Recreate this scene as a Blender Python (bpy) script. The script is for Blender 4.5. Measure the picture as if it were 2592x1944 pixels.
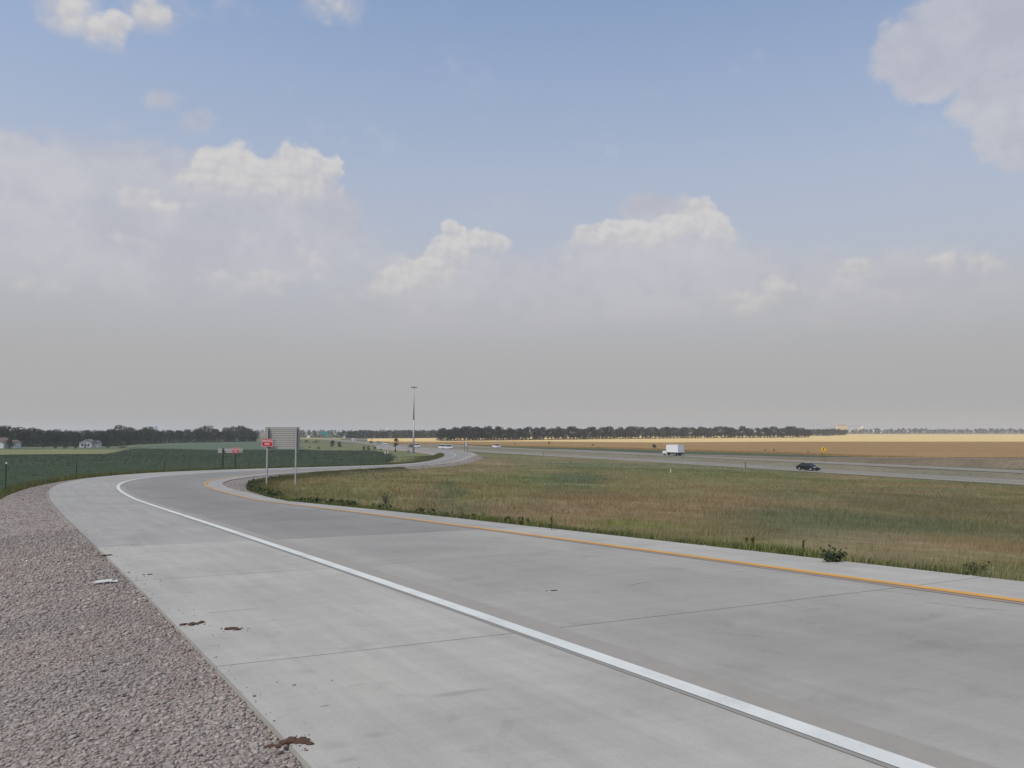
import bpy, bmesh, math, random
import numpy as np
from mathutils import Vector, Matrix, Euler

R = math.radians
random.seed(7)
rng = np.random.default_rng(11)
for o in list(bpy.data.objects):
    bpy.data.objects.remove(o)
scn = bpy.context.scene
COL = scn.collection

# ------------------------------------------------------------------ camera
F, CX, CY, HOR, HC = 2000.0, 1296.0, 972.0, 1090.0, 8.0
PIT = math.atan((HOR - CY) / F)
cam_d = bpy.data.cameras.new('camera')
cam = bpy.data.objects.new('camera', cam_d)
COL.objects.link(cam)
cam.location = (0, 0, HC)
cam.rotation_euler = (R(90) + PIT, 0, 0)
cam_d.sensor_width = 36.0
cam_d.lens = 36.0 * F / 2592.0
cam_d.clip_start = 0.1
cam_d.clip_end = 30000
scn.camera = cam

# ------------------------------------------------------------------ light
SUN_EL, SUN_AZ = 56.0, 232.0      # azimuth clockwise from +Y: behind and to the left
sun_dir = Vector((math.sin(R(SUN_AZ)) * math.cos(R(SUN_EL)), math.cos(R(SUN_AZ)) * math.cos(R(SUN_EL)), math.sin(R(SUN_EL))))
sd = bpy.data.lights.new('sun', 'SUN')
sd.energy = 3.0
sd.angle = R(1.2)
sd.color = (1.0, 0.94, 0.86)
sun = bpy.data.objects.new('sun', sd)
COL.objects.link(sun)
sun.rotation_euler = (-sun_dir).to_track_quat('-Z', 'Y').to_euler()

scn.view_settings.view_transform = 'Standard'
scn.view_settings.look = 'None'
scn.view_settings.exposure = 0.0
scn.view_settings.gamma = 1.0
scn.view_settings.use_curve_mapping = False
scn.render.engine = 'CYCLES'
scn.cycles.use_denoising = True
scn.cycles.max_bounces = 6
scn.cycles.diffuse_bounces = 3
scn.cycles.transparent_max_bounces = 8
scn.cycles.volume_bounces = 1
scn.cycles.volume_step_rate = 1.0


class NT:
    """tiny helper to write shader maths"""
    def __init__(s, tree):
        s.t = tree

    def n(s, typ, **kw):
        nd = s.t.nodes.new(typ)
        for k, v in kw.items():
            setattr(nd, k, v)
        return nd

    def put(s, sock, v):
        if hasattr(v, 'links'):
            s.t.links.new(v, sock)
        else:
            sock.default_value = v

    def m(s, op, a, b=0.0, c=0.0, clamp=False):
        nd = s.n('ShaderNodeMath', operation=op)
        nd.use_clamp = clamp
        s.put(nd.inputs[0], a)
        s.put(nd.inputs[1], b)
        s.put(nd.inputs[2], c)
        return nd.outputs[0]

    def mapr(s, v, a, b, c=0.0, d=1.0, smooth=True):
        nd = s.n('ShaderNodeMapRange')
        nd.interpolation_type = 'SMOOTHSTEP' if smooth else 'LINEAR'
        s.put(nd.inputs[0], v)
        for i, q in enumerate((a, b, c, d)):
            s.put(nd.inputs[i + 1], q)
        return nd.outputs[0]

    def mix(s, f, a, b, blend='MIX'):
        nd = s.n('ShaderNodeMix', data_type='RGBA', blend_type=blend)
        s.put(nd.inputs[0], f)
        for i, q in ((6, a), (7, b)):
            if isinstance(q, tuple) and len(q) == 3:
                q = q + (1.0,)
            s.put(nd.inputs[i], q)
        return nd.outputs[2]

    def noise(s, vec, scale, detail=4.0, rough=0.55, dist=0.0, dims='3D'):
        nd = s.n('ShaderNodeTexNoise', noise_dimensions=dims)
        if vec is not None:
            s.t.links.new(vec, nd.inputs['Vector'])
        nd.inputs['Scale'].default_value = scale
        nd.inputs['Detail'].default_value = detail
        nd.inputs['Roughness'].default_value = rough
        nd.inputs['Distortion'].default_value = dist
        return nd.outputs[0]

    def comb(s, x, y, z=0.0):
        nd = s.n('ShaderNodeCombineXYZ')
        for i, q in enumerate((x, y, z)):
            s.put(nd.inputs[i], q)
        return nd.outputs[0]

    def vmul(s, v, k):
        nd = s.n('ShaderNodeVectorMath', operation='MULTIPLY')
        s.put(nd.inputs[0], v)
        nd.inputs[1].default_value = k
        return nd.outputs[0]


# ------------------------------------------------------------------ sky (world)
def px_dir(px, py):
    x, u = (px - CX) / F, (CY - py) / F
    cp, sp = math.cos(PIT), math.sin(PIT)
    d = Vector((x, cp - u * sp, sp + u * cp))
    return d.normalized()


def az_el(px, py):
    d = px_dir(px, py)
    return math.degrees(math.atan2(d.x, d.y)), math.degrees(math.asin(d.z))


world = bpy.data.worlds.new('World')
scn.world = world
world.use_nodes = True
wt = world.node_tree
wt.nodes.clear()
W = NT(wt)
out = W.n('ShaderNodeOutputWorld')
bg = W.n('ShaderNodeBackground')
SKY_K = 0.15
bg.inputs[1].default_value = SKY_K
wt.links.new(bg.outputs[0], out.inputs[0])
sky = W.n('ShaderNodeTexSky', sky_type='NISHITA')
sky.sun_disc = False
sky.sun_elevation = R(SUN_EL)
sky.sun_rotation = R(SUN_AZ)
sky.air_density = 1.0
sky.dust_density = 1.5
sky.ozone_density = 1.0
sky.altitude = 400
tc = W.n('ShaderNodeTexCoord')
sep = W.n('ShaderNodeSeparateXYZ')
wt.links.new(tc.outputs['Generated'], sep.inputs[0])
az = W.m('MULTIPLY', W.m('ARCTAN2', sep.outputs[0], sep.outputs[1]), 57.29578)
el = W.m('MULTIPLY', W.m('ARCSINE', sep.outputs[2]), 57.29578)
# the band of cloud goes on round the horizon: azimuth folds back every 66 degrees
azf = W.m('SUBTRACT', W.m('PINGPONG', W.m('ADD', az, 33.0), 66.0), 33.0)


def K(c):
    return tuple(v / SKY_K for v in c)


# edges broken up by noise
p3 = W.comb(W.m('MULTIPLY', azf, 0.1), W.m('MULTIPLY', el, 0.125), 3.7)
w1 = W.n('ShaderNodeTexNoise')
wt.links.new(p3, w1.inputs['Vector'])
w1.inputs['Scale'].default_value = 4.2
w1.inputs['Detail'].default_value = 6.0
w1.inputs['Roughness'].default_value = 0.58
ws = W.n('ShaderNodeSeparateColor')
wt.links.new(w1.outputs['Color'], ws.inputs[0])
azd = W.m('ADD', azf, W.m('MULTIPLY', W.m('SUBTRACT', ws.outputs[0], 0.5), 2.6))
eld = W.m('ADD', el, W.m('MULTIPLY', W.m('SUBTRACT', ws.outputs[1], 0.5), 2.2))
fb1 = W.noise(p3, 7.0, 8.0, 0.55)
p3s = W.comb(W.m('ADD', W.m('MULTIPLY', azf, 0.1), -0.03), W.m('ADD', W.m('MULTIPLY', el, 0.125), 0.045), 3.7)
fb1s = W.noise(p3s, 7.0, 8.0, 0.55)
fb0 = W.noise(p3, 1.7, 5.0, 0.55)


def blobs(lst, a, e, drop=1.0):
    acc = top = None
    for (x, y, rx, ry, wgt) in lst:
        ca, ce = az_el(x, y)
        a1, _ = az_el(x + rx, y)
        _, e1 = az_el(x, y - ry)
        dx = W.m('MULTIPLY_ADD', a, 1.0 / (a1 - ca), -ca / (a1 - ca))
        dy = W.m('MULTIPLY_ADD', e, 1.0 / (e1 - ce), -ce / (e1 - ce))
        dq = dy if drop == 1.0 else W.m('MAXIMUM', dy, W.m('MULTIPLY', dy, -drop))
        r2 = W.m('MULTIPLY_ADD', dx, dx, W.m('MULTIPLY', dq, dq))
        v = W.m('MULTIPLY', W.m('MULTIPLY_ADD', r2, -0.5, 1.0, clamp=True), wgt)
        acc = v if acc is None else W.m('SMOOTH_MAX', acc, v, 0.12)
        tv = W.m('MULTIPLY', v, W.m('MULTIPLY_ADD', dy, 0.42, 0.68, clamp=True))
        top = tv if top is None else W.m('MAXIMUM', top, tv)
    return acc, top


crisp = [(588, 431, 95, 68, 1), (746, 428, 75, 62, 1), (836, 440, 38, 44, 1), (655, 470, 190, 48, 1), (389, 512, 95, 36, .68),
         (610, 707, 190, 42, .50), (113, 730, 100, 40, .48), (316, 612, 130, 32, .46), (777, 640, 40, 55, .5),
         (1154, 600, 38, 34, 1), (1213, 613, 72, 36, .95), (1144, 645, 62, 48, 1), (1078, 690, 82, 46, .95), (1011, 722, 88, 46, .9),
         (1524, 600, 72, 40, 1), (1590, 597, 92, 40, 1), (1657, 600, 82, 42, .95), (1766, 538, 50, 40, 1), (1752, 576, 88, 50, .95), (1813, 582, 46, 42, .9),
         (1895, 768, 85, 36, .68), (1961, 732, 52, 30, .7), (2161, 674, 64, 34, .62), (2387, 665, 54, 38, .62), (2489, 668, 58, 42, .62), (2160, 735, 260, 34, .42),
         (172, 30, 62, 42, .6), (271, 72, 66, 56, .78), (393, 27, 74, 44, .66), (836, 2, 64, 26, .5), (820, 55, 22, 18, .4)]
veil = [(407, 571, 480, 185, 1), (113, 490, 210, 105, 1), (271, 450, 75, 62, .9), (40, 377, 75, 42, .8), (859, 556, 66, 84, .85),
        (1200, 750, 370, 110, .85), (1650, 700, 340, 100, .85), (1657, 530, 85, 50, .9), (2200, 735, 460, 95, .85), (1900, 640, 160, 40, .5),
        (2469, 95, 230, 125, 1.25), (2289, 132, 78, 84, 1.2), (2392, 182, 130, 62, 1.2), (2571, 330, 90, 84, 1.1), (2520, 256, 110, 62, 1.1),
        (407, 253, 58, 28, .62), (493, 312, 54, 44, .55), (303, 321, 46, 28, .45), (172, 30, 90, 60, .5), (393, 30, 110, 66, .5), (836, 20, 90, 50, .45)]
dA, tA = blobs(crisp, azd, eld, 0.5)
qA = W.m('DIVIDE', tA, W.m('MAXIMUM', dA, 0.05))
dB, tB = blobs(veil, azd, eld)
# clear sky: nishita, greyed by the dust near the horizon
hz_f = W.mapr(el, 4.0, 34.0, 1.0, 0.0)
blue = W.mix(1.0, sky.outputs[0], (1.05, 1.15, 1.20), 'MULTIPLY')
hazec = W.mix(W.mapr(el, 0.0, 15.0), K((.428, .425, .425)), K((.475, .48, .52)))
clear = W.mix(W.mapr(hz_f, 0.0, 1.0, 0.20, 0.99, smooth=False), blue, hazec)
# soft veil of grey-lilac cloud
aB = W.mapr(W.m('MULTIPLY_ADD', fb0, 1.0, W.m('MULTIPLY_ADD', fb1, 0.35, W.m('SUBTRACT', dB, 0.675))), 0.12, 0.68)
cB = W.mix(W.mapr(W.m('MULTIPLY_ADD', fb0, 0.7, W.m('MULTIPLY', fb1, 0.3)), 0.34, 0.66), K((.475, .475, .535)), K((.575, .57, .605)))
cB = W.mix(W.mapr(el, 4.0, 14.0), K((.465, .465, .485)), cB)
c1 = W.mix(W.m('MULTIPLY', aB, 0.78), clear, cB)
# crisp sunlit cumulus
dens = W.m('MULTIPLY_ADD', fb1, 0.62, W.m('SUBTRACT', dA, 0.31))
aA = W.m('MULTIPLY', W.mapr(dens, 0.33, 0.66), W.mapr(qA, 0.12, 0.70))
lit = W.m('MULTIPLY_ADD', W.m('SUBTRACT', fb1, fb1s), 1.6, W.m('MULTIPLY_ADD', qA, 0.75, W.m('MULTIPLY', W.m('SUBTRACT', fb0, 0.5), 0.5)), clamp=True)
cA = W.mix(W.mapr(lit, 0.20, 0.82, smooth=False), K((.515, .515, .55)), K((.645, .632, .625)))
cA = W.mix(W.mapr(el, 6.0, 15.0), W.mix(0.45, cA, K((.47, .465, .46))), cA)
c2 = W.mix(W.m('MULTIPLY', aA, W.mapr(el, 2.0, 13.0, 0.45, 0.92)), c1, cA)
low = W.mix(W.mapr(el, -1.0, 10.5), K((.408, .402, .398)), c2)
wt.links.new(low, bg.inputs[0])
world.cycles.sampling_method = 'MANUAL'
world.cycles.sample_map_resolution = 512


# ------------------------------------------------------------------ materials
MATS = {}


def newmat(name):
    mt = bpy.data.materials.new(name)
    mt.use_nodes = True
    nt = mt.node_tree
    b = nt.nodes['Principled BSDF']
    b.inputs['Specular IOR Level'].default_value = 0.3
    MATS[name] = mt
    return mt, NT(nt), b


def simple(name, col, rough=0.6, metal=0.0, var=0.12, scale=3.0, spec=0.3, emit=None, bump=0.0):
    mt, t, b = newmat(name)
    g = t.n('ShaderNodeNewGeometry')
    n = t.noise(g.outputs['Position'], scale, 5.0, 0.6)
    c = t.mix(n, tuple(v * (1 - var) for v in col), tuple(min(1, v * (1 + var)) for v in col))
    t.put(b.inputs['Base Color'], c)
    b.inputs['Roughness'].default_value = rough
    b.inputs['Metallic'].default_value = metal
    b.inputs['Specular IOR Level'].default_value = spec
    if bump:
        bp = t.n('ShaderNodeBump')
        bp.inputs['Strength'].default_value = bump
        t.put(bp.inputs['Height'], n)
        t.put(b.inputs['Normal'], bp.outputs[0])
    return mt


def concrete(name, base, lane=False):
    mt, t, b = newmat(name)
    uv = t.n('ShaderNodeUVMap').outputs[0]
    g = t.n('ShaderNodeNewGeometry').outputs['Position']
    oi = t.n('ShaderNodeObjectInfo')
    n1 = t.noise(g, 0.45, 6.0, 0.6, 0.3)
    n2 = t.noise(t.vmul(uv, (0.22, 3.2, 1.0)), 1.0, 6.0, 0.62)
    n3 = t.noise(g, 55.0, 3.0, 0.7)
    n4 = t.noise(g, 2.6, 6.0, 0.62, 0.8)
    n5 = t.noise(t.vmul(uv, (5.0, 0.7, 1.0)), 1.0, 4.0, 0.6)
    v = t.m('MULTIPLY', t.mapr(n1, 0.25, 0.75, 0.90, 1.08), t.mapr(n2, 0.25, 0.75, 0.91, 1.08))
    v = t.m('MULTIPLY', v, t.mapr(n3, 0.2, 0.8, 0.93, 1.07))
    v = t.m('MULTIPLY', v, t.mapr(n5, 0.25, 0.75, 0.965, 1.035))
    v = t.m('MULTIPLY', v, t.mapr(n4, 0.54, 0.76, 1.0, 0.86))
    v = t.m('MULTIPLY', v, t.mapr(oi.outputs['Random'], 0, 1, 0.965, 1.035, smooth=False))
    # small dark spots and scuffs
    vo = t.n('ShaderNodeTexVoronoi', feature='F1')
    t.put(vo.inputs['Vector'], t.vmul(uv, (1.0, 2.2, 1.0)))
    vo.inputs['Scale'].default_value = 1.15
    spot = t.mapr(vo.outputs['Distance'], 0.012, 0.03, 1.0, 0.0)
    gate = t.mapr(t.noise(g, 0.35, 2.0), 0.52, 0.56)
    v = t.m('MULTIPLY', v, t.m('SUBTRACT', 1.0, t.m('MULTIPLY', t.m('MULTIPLY', spot, gate), 0.5)))
    so = t.n('ShaderNodeSeparateXYZ')
    t.put(so.inputs[0], uv)
    wob = t.m('MULTIPLY', t.m('SUBTRACT', t.noise(g, 7.0, 4.0, 0.6), 0.5), 1.1)
    for (cs, co, ls, lo, k) in STAINS:
        dx = t.m('MULTIPLY_ADD', so.outputs[0], 1 / ls, -cs / ls)
        dy = t.m('MULTIPLY_ADD', so.outputs[1], 1 / lo, -co / lo)
        r = t.m('ADD', t.m('SQRT', t.m('MULTIPLY_ADD', dx, dx, t.m('MULTIPLY', dy, dy))), wob)
        v = t.m('MULTIPLY', v, t.mapr(r, 0.35, 1.15, 1.0 - k, 1.0))
    if lane:
        so = t.n('ShaderNodeSeparateXYZ')
        t.put(so.inputs[0], uv)
        o = so.outputs[1]
        for c, wd, lo_, hi_ in ((4.3, .7, .02, .10), (5.3, 1.0, .04, .13), (6.3, .7, .02, .10)):
            d = t.m('ABSOLUTE', t.m('SUBTRACT', o, c))
            f = t.m('MULTIPLY', t.mapr(d, 0.1, wd, 1.0, 0.0), t.mapr(n2, 0.3, 0.7, lo_, hi_))
            v = t.m('MULTIPLY', v, t.m('SUBTRACT', 1.0, f))
    col = t.mix(1.0, base, t.comb(v, v, v), 'MULTIPLY')
    col = t.mix(t.mapr(n1, 0.5, 0.8, 0.0, 0.25), col, tuple(q * k for q, k in zip(base, (1.02, .97, .9))))
    t.put(b.inputs['Base Color'], col)
    b.inputs['Roughness'].default_value = 0.82
    bp = t.n('ShaderNodeBump')
    bp.inputs['Strength'].default_value = 0.12
    bp.inputs['Distance'].default_value = 0.01
    t.put(bp.inputs['Height'], t.m('ADD', n3, t.m('MULTIPLY', n5, 0.5)))
    t.put(b.inputs['Normal'], bp.outputs[0])
    return mt


def attr_mat(name, rough=0.8, transl=0.0, mul=(1, 1, 1), spec=0.15):
    """colour from the mesh attribute 'col' (each blade, leaf or stone has its own)"""
    mt = bpy.data.materials.new(name)
    mt.use_nodes = True
    MATS[name] = mt
    nt = mt.node_tree
    t = NT(nt)
    b = nt.nodes['Principled BSDF']
    a = t.n('ShaderNodeAttribute', attribute_name='col')
    c = a.outputs['Color']
    if mul != (1, 1, 1):
        c = t.mix(1.0, c, mul, 'MULTIPLY')
    t.put(b.inputs['Base Color'], c)
    b.inputs['Roughness'].default_value = rough
    b.inputs['Specular IOR Level'].default_value = spec
    if transl:
        tr = t.n('ShaderNodeBsdfTranslucent')
        t.put(tr.inputs[0], c)
        ms = t.n('ShaderNodeMixShader')
        ms.inputs[0].default_value = transl
        nt.links.new(b.outputs[0], ms.inputs[1])
        nt.links.new(tr.outputs[0], ms.inputs[2])
        nt.links.new(ms.outputs[0], nt.nodes['Material Output'].inputs[0])
    return mt


simple('joint', (.055, .052, .048), 0.95)


def paint(name, col, under):
    mt, t, b = newmat(name)
    g = t.n('ShaderNodeNewGeometry').outputs['Position']
    uv = t.n('ShaderNodeUVMap').outputs[0]
    n1 = t.noise(g, 38.0, 6.0, 0.7)
    n2 = t.noise(g, 1.6, 5.0, 0.6)
    n3 = t.noise(t.vmul(uv, (0.6, 24.0, 1.0)), 1.0, 4.0, 0.6)
    c = t.mix(t.mapr(n2, 0.3, 0.75), col, tuple(v * .84 for v in col))
    c = t.mix(t.mapr(n3, 0.5, 0.8, 0.0, 0.35), c, tuple(a * .6 + b_ * .4 for a, b_ in zip(col, under)))
    chip = t.m('ADD', n1, t.m('MULTIPLY', t.m('SUBTRACT', n2, 0.5), 0.5))
    c = t.mix(t.mapr(chip, 0.62, 0.70, 0.0, 0.75), c, under)
    t.put(b.inputs['Base Color'], c)
    b.inputs['Roughness'].default_value = 0.65


paint('white_paint', (.555, .565, .535), (.27, .26, .24))
paint('yellow_paint', (.53, .275, .055), (.26, .24, .21))
simple('dust_stain', (.252, .236, .21), 0.9, var=0.12, scale=6)
simple('grey_stain', (.225, .217, .20), 0.9, var=0.1, scale=6)
simple('yellow_stain', (.24, .19, .16), 0.9, var=0.1, scale=6)
simple('soil', (.078, .044, .031), 0.95, var=0.4, scale=30, bump=0.6)
simple('highway_concrete', (.185, .172, .142), 0.85, var=0.14, scale=0.12)
simple('highway_shoulder', (.15, .135, .108), 0.9, var=0.14, scale=0.2)
simple('galv', (.40, .40, .39), 0.55, metal=0.1, var=0.10, scale=2.0)
simple('galv_dark', (.15, .15, .15), 0.6, metal=0.1, var=0.12, scale=2.0)
simple('alu', (.52, .50, .465), 0.6, metal=0.05, var=0.10, scale=2.5)
simple('red_sign', (.50, .012, .022), 0.4, var=0.06, scale=3)
simple('white_sign', (.80, .80, .80), 0.4, var=0.04, scale=3)
simple('yellow_sign', (.72, .40, .01), 0.4, var=0.06, scale=3)
simple('black_sign', (.015, .015, .015), 0.5)
simple('green_sign', (.0, .22, .19), 0.4, var=0.08, scale=1)
simple('post_green', (.018, .045, .028), 0.6, var=0.25, scale=6)
simple('post_wood', (.045, .04, .032), 0.85, var=0.3, scale=5)
simple('car_black', (.006, .006, .010), 0.18, spec=0.6)
simple('car_white', (.72, .72, .72), 0.3, var=0.03, spec=0.5)
simple('car_silver', (.42, .43, .44), 0.3, metal=0.4, var=0.03)
simple('car_dark', (.03, .03, .035), 0.3, spec=0.5)
simple('box_white', (.70, .70, .72), 0.5, var=0.04)
simple('glass_dark', (.012, .014, .018), 0.08, spec=0.6)
simple('tyre', (.012, .012, .012), 0.9)
simple('rim', (.45, .45, .45), 0.35, metal=0.6)
simple('chassis', (.018, .018, .02), 0.7)
simple('lamp_red', (.30, .01, .01), 0.3)
simple('lamp_clear', (.75, .75, .72), 0.2)
simple('bark', (.06, .05, .04), 0.95, var=0.35, scale=4, bump=0.5)
simple('wall_white', (.66, .66, .63), 0.8, var=0.06, scale=1)
simple('wall_brick', (.22, .085, .06), 0.9, var=0.2, scale=3)
simple('roof_grey', (.14, .13, .125), 0.9, var=0.2, scale=2)
simple('roof_brown', (.15, .10, .085), 0.9, var=0.2, scale=2)
simple('elev_yellow', (.62, .47, .22), 0.85, var=0.10, scale=.1)
simple('elev_top', (.60, .38, .28), 0.85, var=0.10, scale=.1)
simple('bin_white', (.75, .76, .77), 0.45, metal=0.1, var=0.05)
simple('tank_blue', (.40, .50, .66), 0.5, var=0.05)
simple('debris_white', (.46, .46, .43), 0.7, var=0.08, scale=9)
attr_mat('stone', 0.9)
attr_mat('blade', 0.75, 0.30)
attr_mat('leaf', 0.75, 0.22)
attr_mat('earth', 0.95)


def ground_mat():
    mt, t, b = newmat('ground_earth')
    a = t.n('ShaderNodeAttribute', attribute_name='col').outputs['Color']
    g = t.n('ShaderNodeNewGeometry').outputs['Position']
    n1 = t.noise(g, 0.9, 6.0, 0.65)
    n2 = t.noise(g, 9.0, 5.0, 0.7)
    n3 = t.noise(g, 0.10, 4.0, 0.6)
    v = t.m('MULTIPLY', t.mapr(n1, 0.25, 0.75, 0.74, 1.24), t.mapr(n2, 0.25, 0.75, 0.72, 1.26))
    v = t.m('MULTIPLY', v, t.mapr(n3, 0.25, 0.75, 0.86, 1.14))
    t.put(b.inputs['Base Color'], t.mix(1.0, a, t.comb(v, v, v), 'MULTIPLY'))
    b.inputs['Roughness'].default_value = 0.95
    bp = t.n('ShaderNodeBump')
    bp.inputs['Strength'].default_value = 0.5
    bp.inputs['Distance'].default_value = 0.1
    t.put(bp.inputs['Height'], n2)
    t.put(b.inputs['Normal'], bp.outputs[0])


ground_mat()


def crop_mat(name, c1, c2, c3, row=None, fine=3.0, bump=0.35):
    mt, t, b = newmat(name)
    g = t.n('ShaderNodeNewGeometry').outputs['Position']
    n1 = t.noise(t.vmul(g, (0.012, 0.03, 0.0)), 1.0, 5.0, 0.6)
    n2 = t.noise(g, 0.16, 5.0, 0.65)
    n3 = t.noise(g, fine, 4.0, 0.7)
    c = t.mix(t.mapr(n1, 0.3, 0.7), c1, c2)
    c = t.mix(t.m('MULTIPLY', t.mapr(n2, 0.45, 0.75), 0.6), c, c3)
    v = t.mapr(n3, 0.2, 0.8, 0.66, 1.34)
    c = t.mix(1.0, c, t.comb(v, v, v), 'MULTIPLY')
    t.put(b.inputs['Base Color'], c)
    b.inputs['Roughness'].default_value = 0.95
    b.inputs['Specular IOR Level'].default_value = 0.1
    bp = t.n('ShaderNodeBump')
    bp.inputs['Strength'].default_value = bump
    bp.inputs['Distance'].default_value = 0.3
    t.put(bp.inputs['Height'], n3)
    t.put(b.inputs['Normal'], bp.outputs[0])
    return mt


crop_mat('beans', (.036, .054, .026), (.043, .062, .031), (.028, .044, .023))
crop_mat('beans_far', (.085, .115, .075), (.072, .105, .070), (.105, .12, .078))
crop_mat('lawn', (.17, .18, .075), (.15, .15, .07), (.20, .17, .08))
crop_mat('straw', (.25, .22, .125), (.28, .24, .14), (.20, .19, .10), fine=1.0)
crop_mat('wheat_tan', (.255, .162, .068), (.228, .143, .060), (.29, .188, .080), fine=1.2)
crop_mat('wheat_gold', (.56, .405, .175), (.62, .455, .20), (.46, .325, .14), fine=0.8)


def gravel_mat():
    mt, t, b = newmat('gravel')
    g = t.n('ShaderNodeNewGeometry').outputs['Position']
    vo = t.n('ShaderNodeTexVoronoi', feature='F1')
    t.put(vo.inputs['Vector'], g)
    vo.inputs['Scale'].default_value = 26.0
    sc = t.n('ShaderNodeSeparateColor')
    t.put(sc.inputs[0], vo.outputs['Color'])
    n1 = t.noise(g, 0.8, 5.0, 0.6)
    n2 = t.noise(g, 0.35, 3.0, 0.5)
    c = t.mix(sc.outputs[0], (.225, .188, .165), (.36, .31, .275))
    c = t.mix(t.mapr(n1, 0.4, 0.7, 0, .45), c, (.20, .155, .135))
    c = t.mix(t.mapr(n2, 0.4, 0.65, 0, .35), c, (.22, .215, .20))
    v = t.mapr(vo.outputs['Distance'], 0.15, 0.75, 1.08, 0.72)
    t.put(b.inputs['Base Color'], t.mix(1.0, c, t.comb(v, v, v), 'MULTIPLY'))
    b.inputs['Roughness'].default_value = 0.95
    bp = t.n('ShaderNodeBump')
    bp.invert = True
    bp.inputs['Strength'].default_value = 0.6
    bp.inputs['Distance'].default_value = 0.03
    t.put(bp.inputs['Height'], vo.outputs['Distance'])
    t.put(b.inputs['Normal'], bp.outputs[0])


gravel_mat()


# ------------------------------------------------------------------ object helpers
def tag(o, label=None, cat=None, group=None, kind=None):
    if label:
        o['label'] = label
    if cat:
        o['category'] = cat
    if group:
        o['group'] = group
    if kind:
        o['kind'] = kind
    return o


def mesh_obj(name, verts, faces, mat, parent=None, smooth=False, uv=None, col=None):
    me = bpy.data.meshes.new(name)
    me.from_pydata([tuple(v) for v in verts], [], [tuple(f) for f in faces])
    return finish(name, me, mat, parent, smooth, uv, col)


def finish(name, me, mat, parent=None, smooth=False, uv=None, col=None):
    if isinstance(mat, str):
        mat = MATS[mat]
    me.materials.append(mat)
    if smooth:
        me.polygons.foreach_set('use_smooth', [True] * len(me.polygons))
    if uv is not None:
        ul = me.uv_layers.new(name='UVMap')
        idx = np.empty(len(me.loops), np.int32)
        me.loops.foreach_get('vertex_index', idx)
        ul.data.foreach_set('uv', np.asarray(uv, np.float32)[idx].ravel())
    if col is not None:
        at = me.color_attributes.new('col', 'FLOAT_COLOR', 'POINT')
        c = np.ones((len(me.vertices), 4), np.float32)
        c[:, :3] = col
        at.data.foreach_set('color', c.ravel())
    me.update()
    o = bpy.data.objects.new(name, me)
    COL.objects.link(o)
    if parent:
        o.parent = parent
    return o


def fast_mesh(name, V, Fc, mat, col=None, smooth=False, parent=None):
    """V (n,3), Fc (m,k) arrays"""
    me = bpy.data.meshes.new(name)
    n, m, k = len(V), len(Fc), Fc.shape[1]
    me.vertices.add(n)
    me.vertices.foreach_set('co', np.asarray(V, np.float32).ravel())
    me.loops.add(m * k)
    me.loops.foreach_set('vertex_index', np.asarray(Fc, np.int32).ravel())
    me.polygons.add(m)
    me.polygons.foreach_set('loop_start', np.arange(0, m * k, k, dtype=np.int32))
    me.polygons.foreach_set('loop_total', np.full(m, k, np.int32))
    me.update(calc_edges=True)
    return finish(name, me, mat, parent, smooth, None, col)


def empty(name, loc, rz=0.0):
    o = bpy.data.objects.new(name, None)
    COL.objects.link(o)
    o.location = loc
    o.rotation_euler = (0, 0, rz)
    o.empty_display_size = 0.3
    return o


class MB:
    """collects simple solids into one mesh"""
    def __init__(s):
        s.bm = bmesh.new()

    def box(s, c, d, rot=None, bevel=0.0):
        M = Matrix.Translation(c)
        if rot is not None:
            M = M @ Euler(rot).to_matrix().to_4x4()
        r = bmesh.ops.create_cube(s.bm, size=1.0, matrix=M @ Matrix.Diagonal((d[0], d[1], d[2], 1)))
        if bevel:
            es = list({e for v in r['verts'] for e in v.link_edges})
            bmesh.ops.bevel(s.bm, geom=es, offset=bevel, segments=2, affect='EDGES')
        return s

    def tube(s, a, b, r0, r1=None, seg=8, caps=True):
        a, b = Vector(a), Vector(b)
        r1 = r0 if r1 is None else r1
        d = (b - a)
        q = d.normalized().to_track_quat('Z', 'Y')
        va, vb = [], []
        for i in range(seg):
            an = 2 * math.pi * i / seg
            w = q @ Vector((math.cos(an), math.sin(an), 0))
            va.append(s.bm.verts.new(a + w * r0))
            vb.append(s.bm.verts.new(b + w * r1))
        for i in range(seg):
            j = (i + 1) % seg
            s.bm.faces.new((va[i], va[j], vb[j], vb[i]))
        if caps:
            s.bm.faces.new(va[::-1])
            s.bm.faces.new(vb)
        return s

    def prism(s, pts, y0, y1, inset=0.0, zc=0.0):
        """polygon in x-z extruded along y"""
        A = [s.bm.verts.new((x, y0, z)) for x, z in pts]
        B = [s.bm.verts.new((x, y1, z)) for x, z in pts]
        n = len(pts)
        for i in range(n):
            j = (i + 1) % n
            s.bm.faces.new((A[i], A[j], B[j], B[i]))
        s.bm.faces.new(A[::-1])
        s.bm.faces.new(B)
        return s

    def quads(s, V, Fc):
        vs = [s.bm.verts.new(v) for v in V]
        for f in Fc:
            s.bm.faces.new([vs[i] for i in f])
        return s

    def build(s, name, mat, parent=None, smooth=False):
        bmesh.ops.recalc_face_normals(s.bm, faces=s.bm.faces)
        me = bpy.data.meshes.new(name)
        s.bm.to_mesh(me)
        s.bm.free()
        return finish(name, me, mat, parent, smooth)


# value noise for numpy
_perm = np.random.default_rng(5).random((256, 256))


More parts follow.
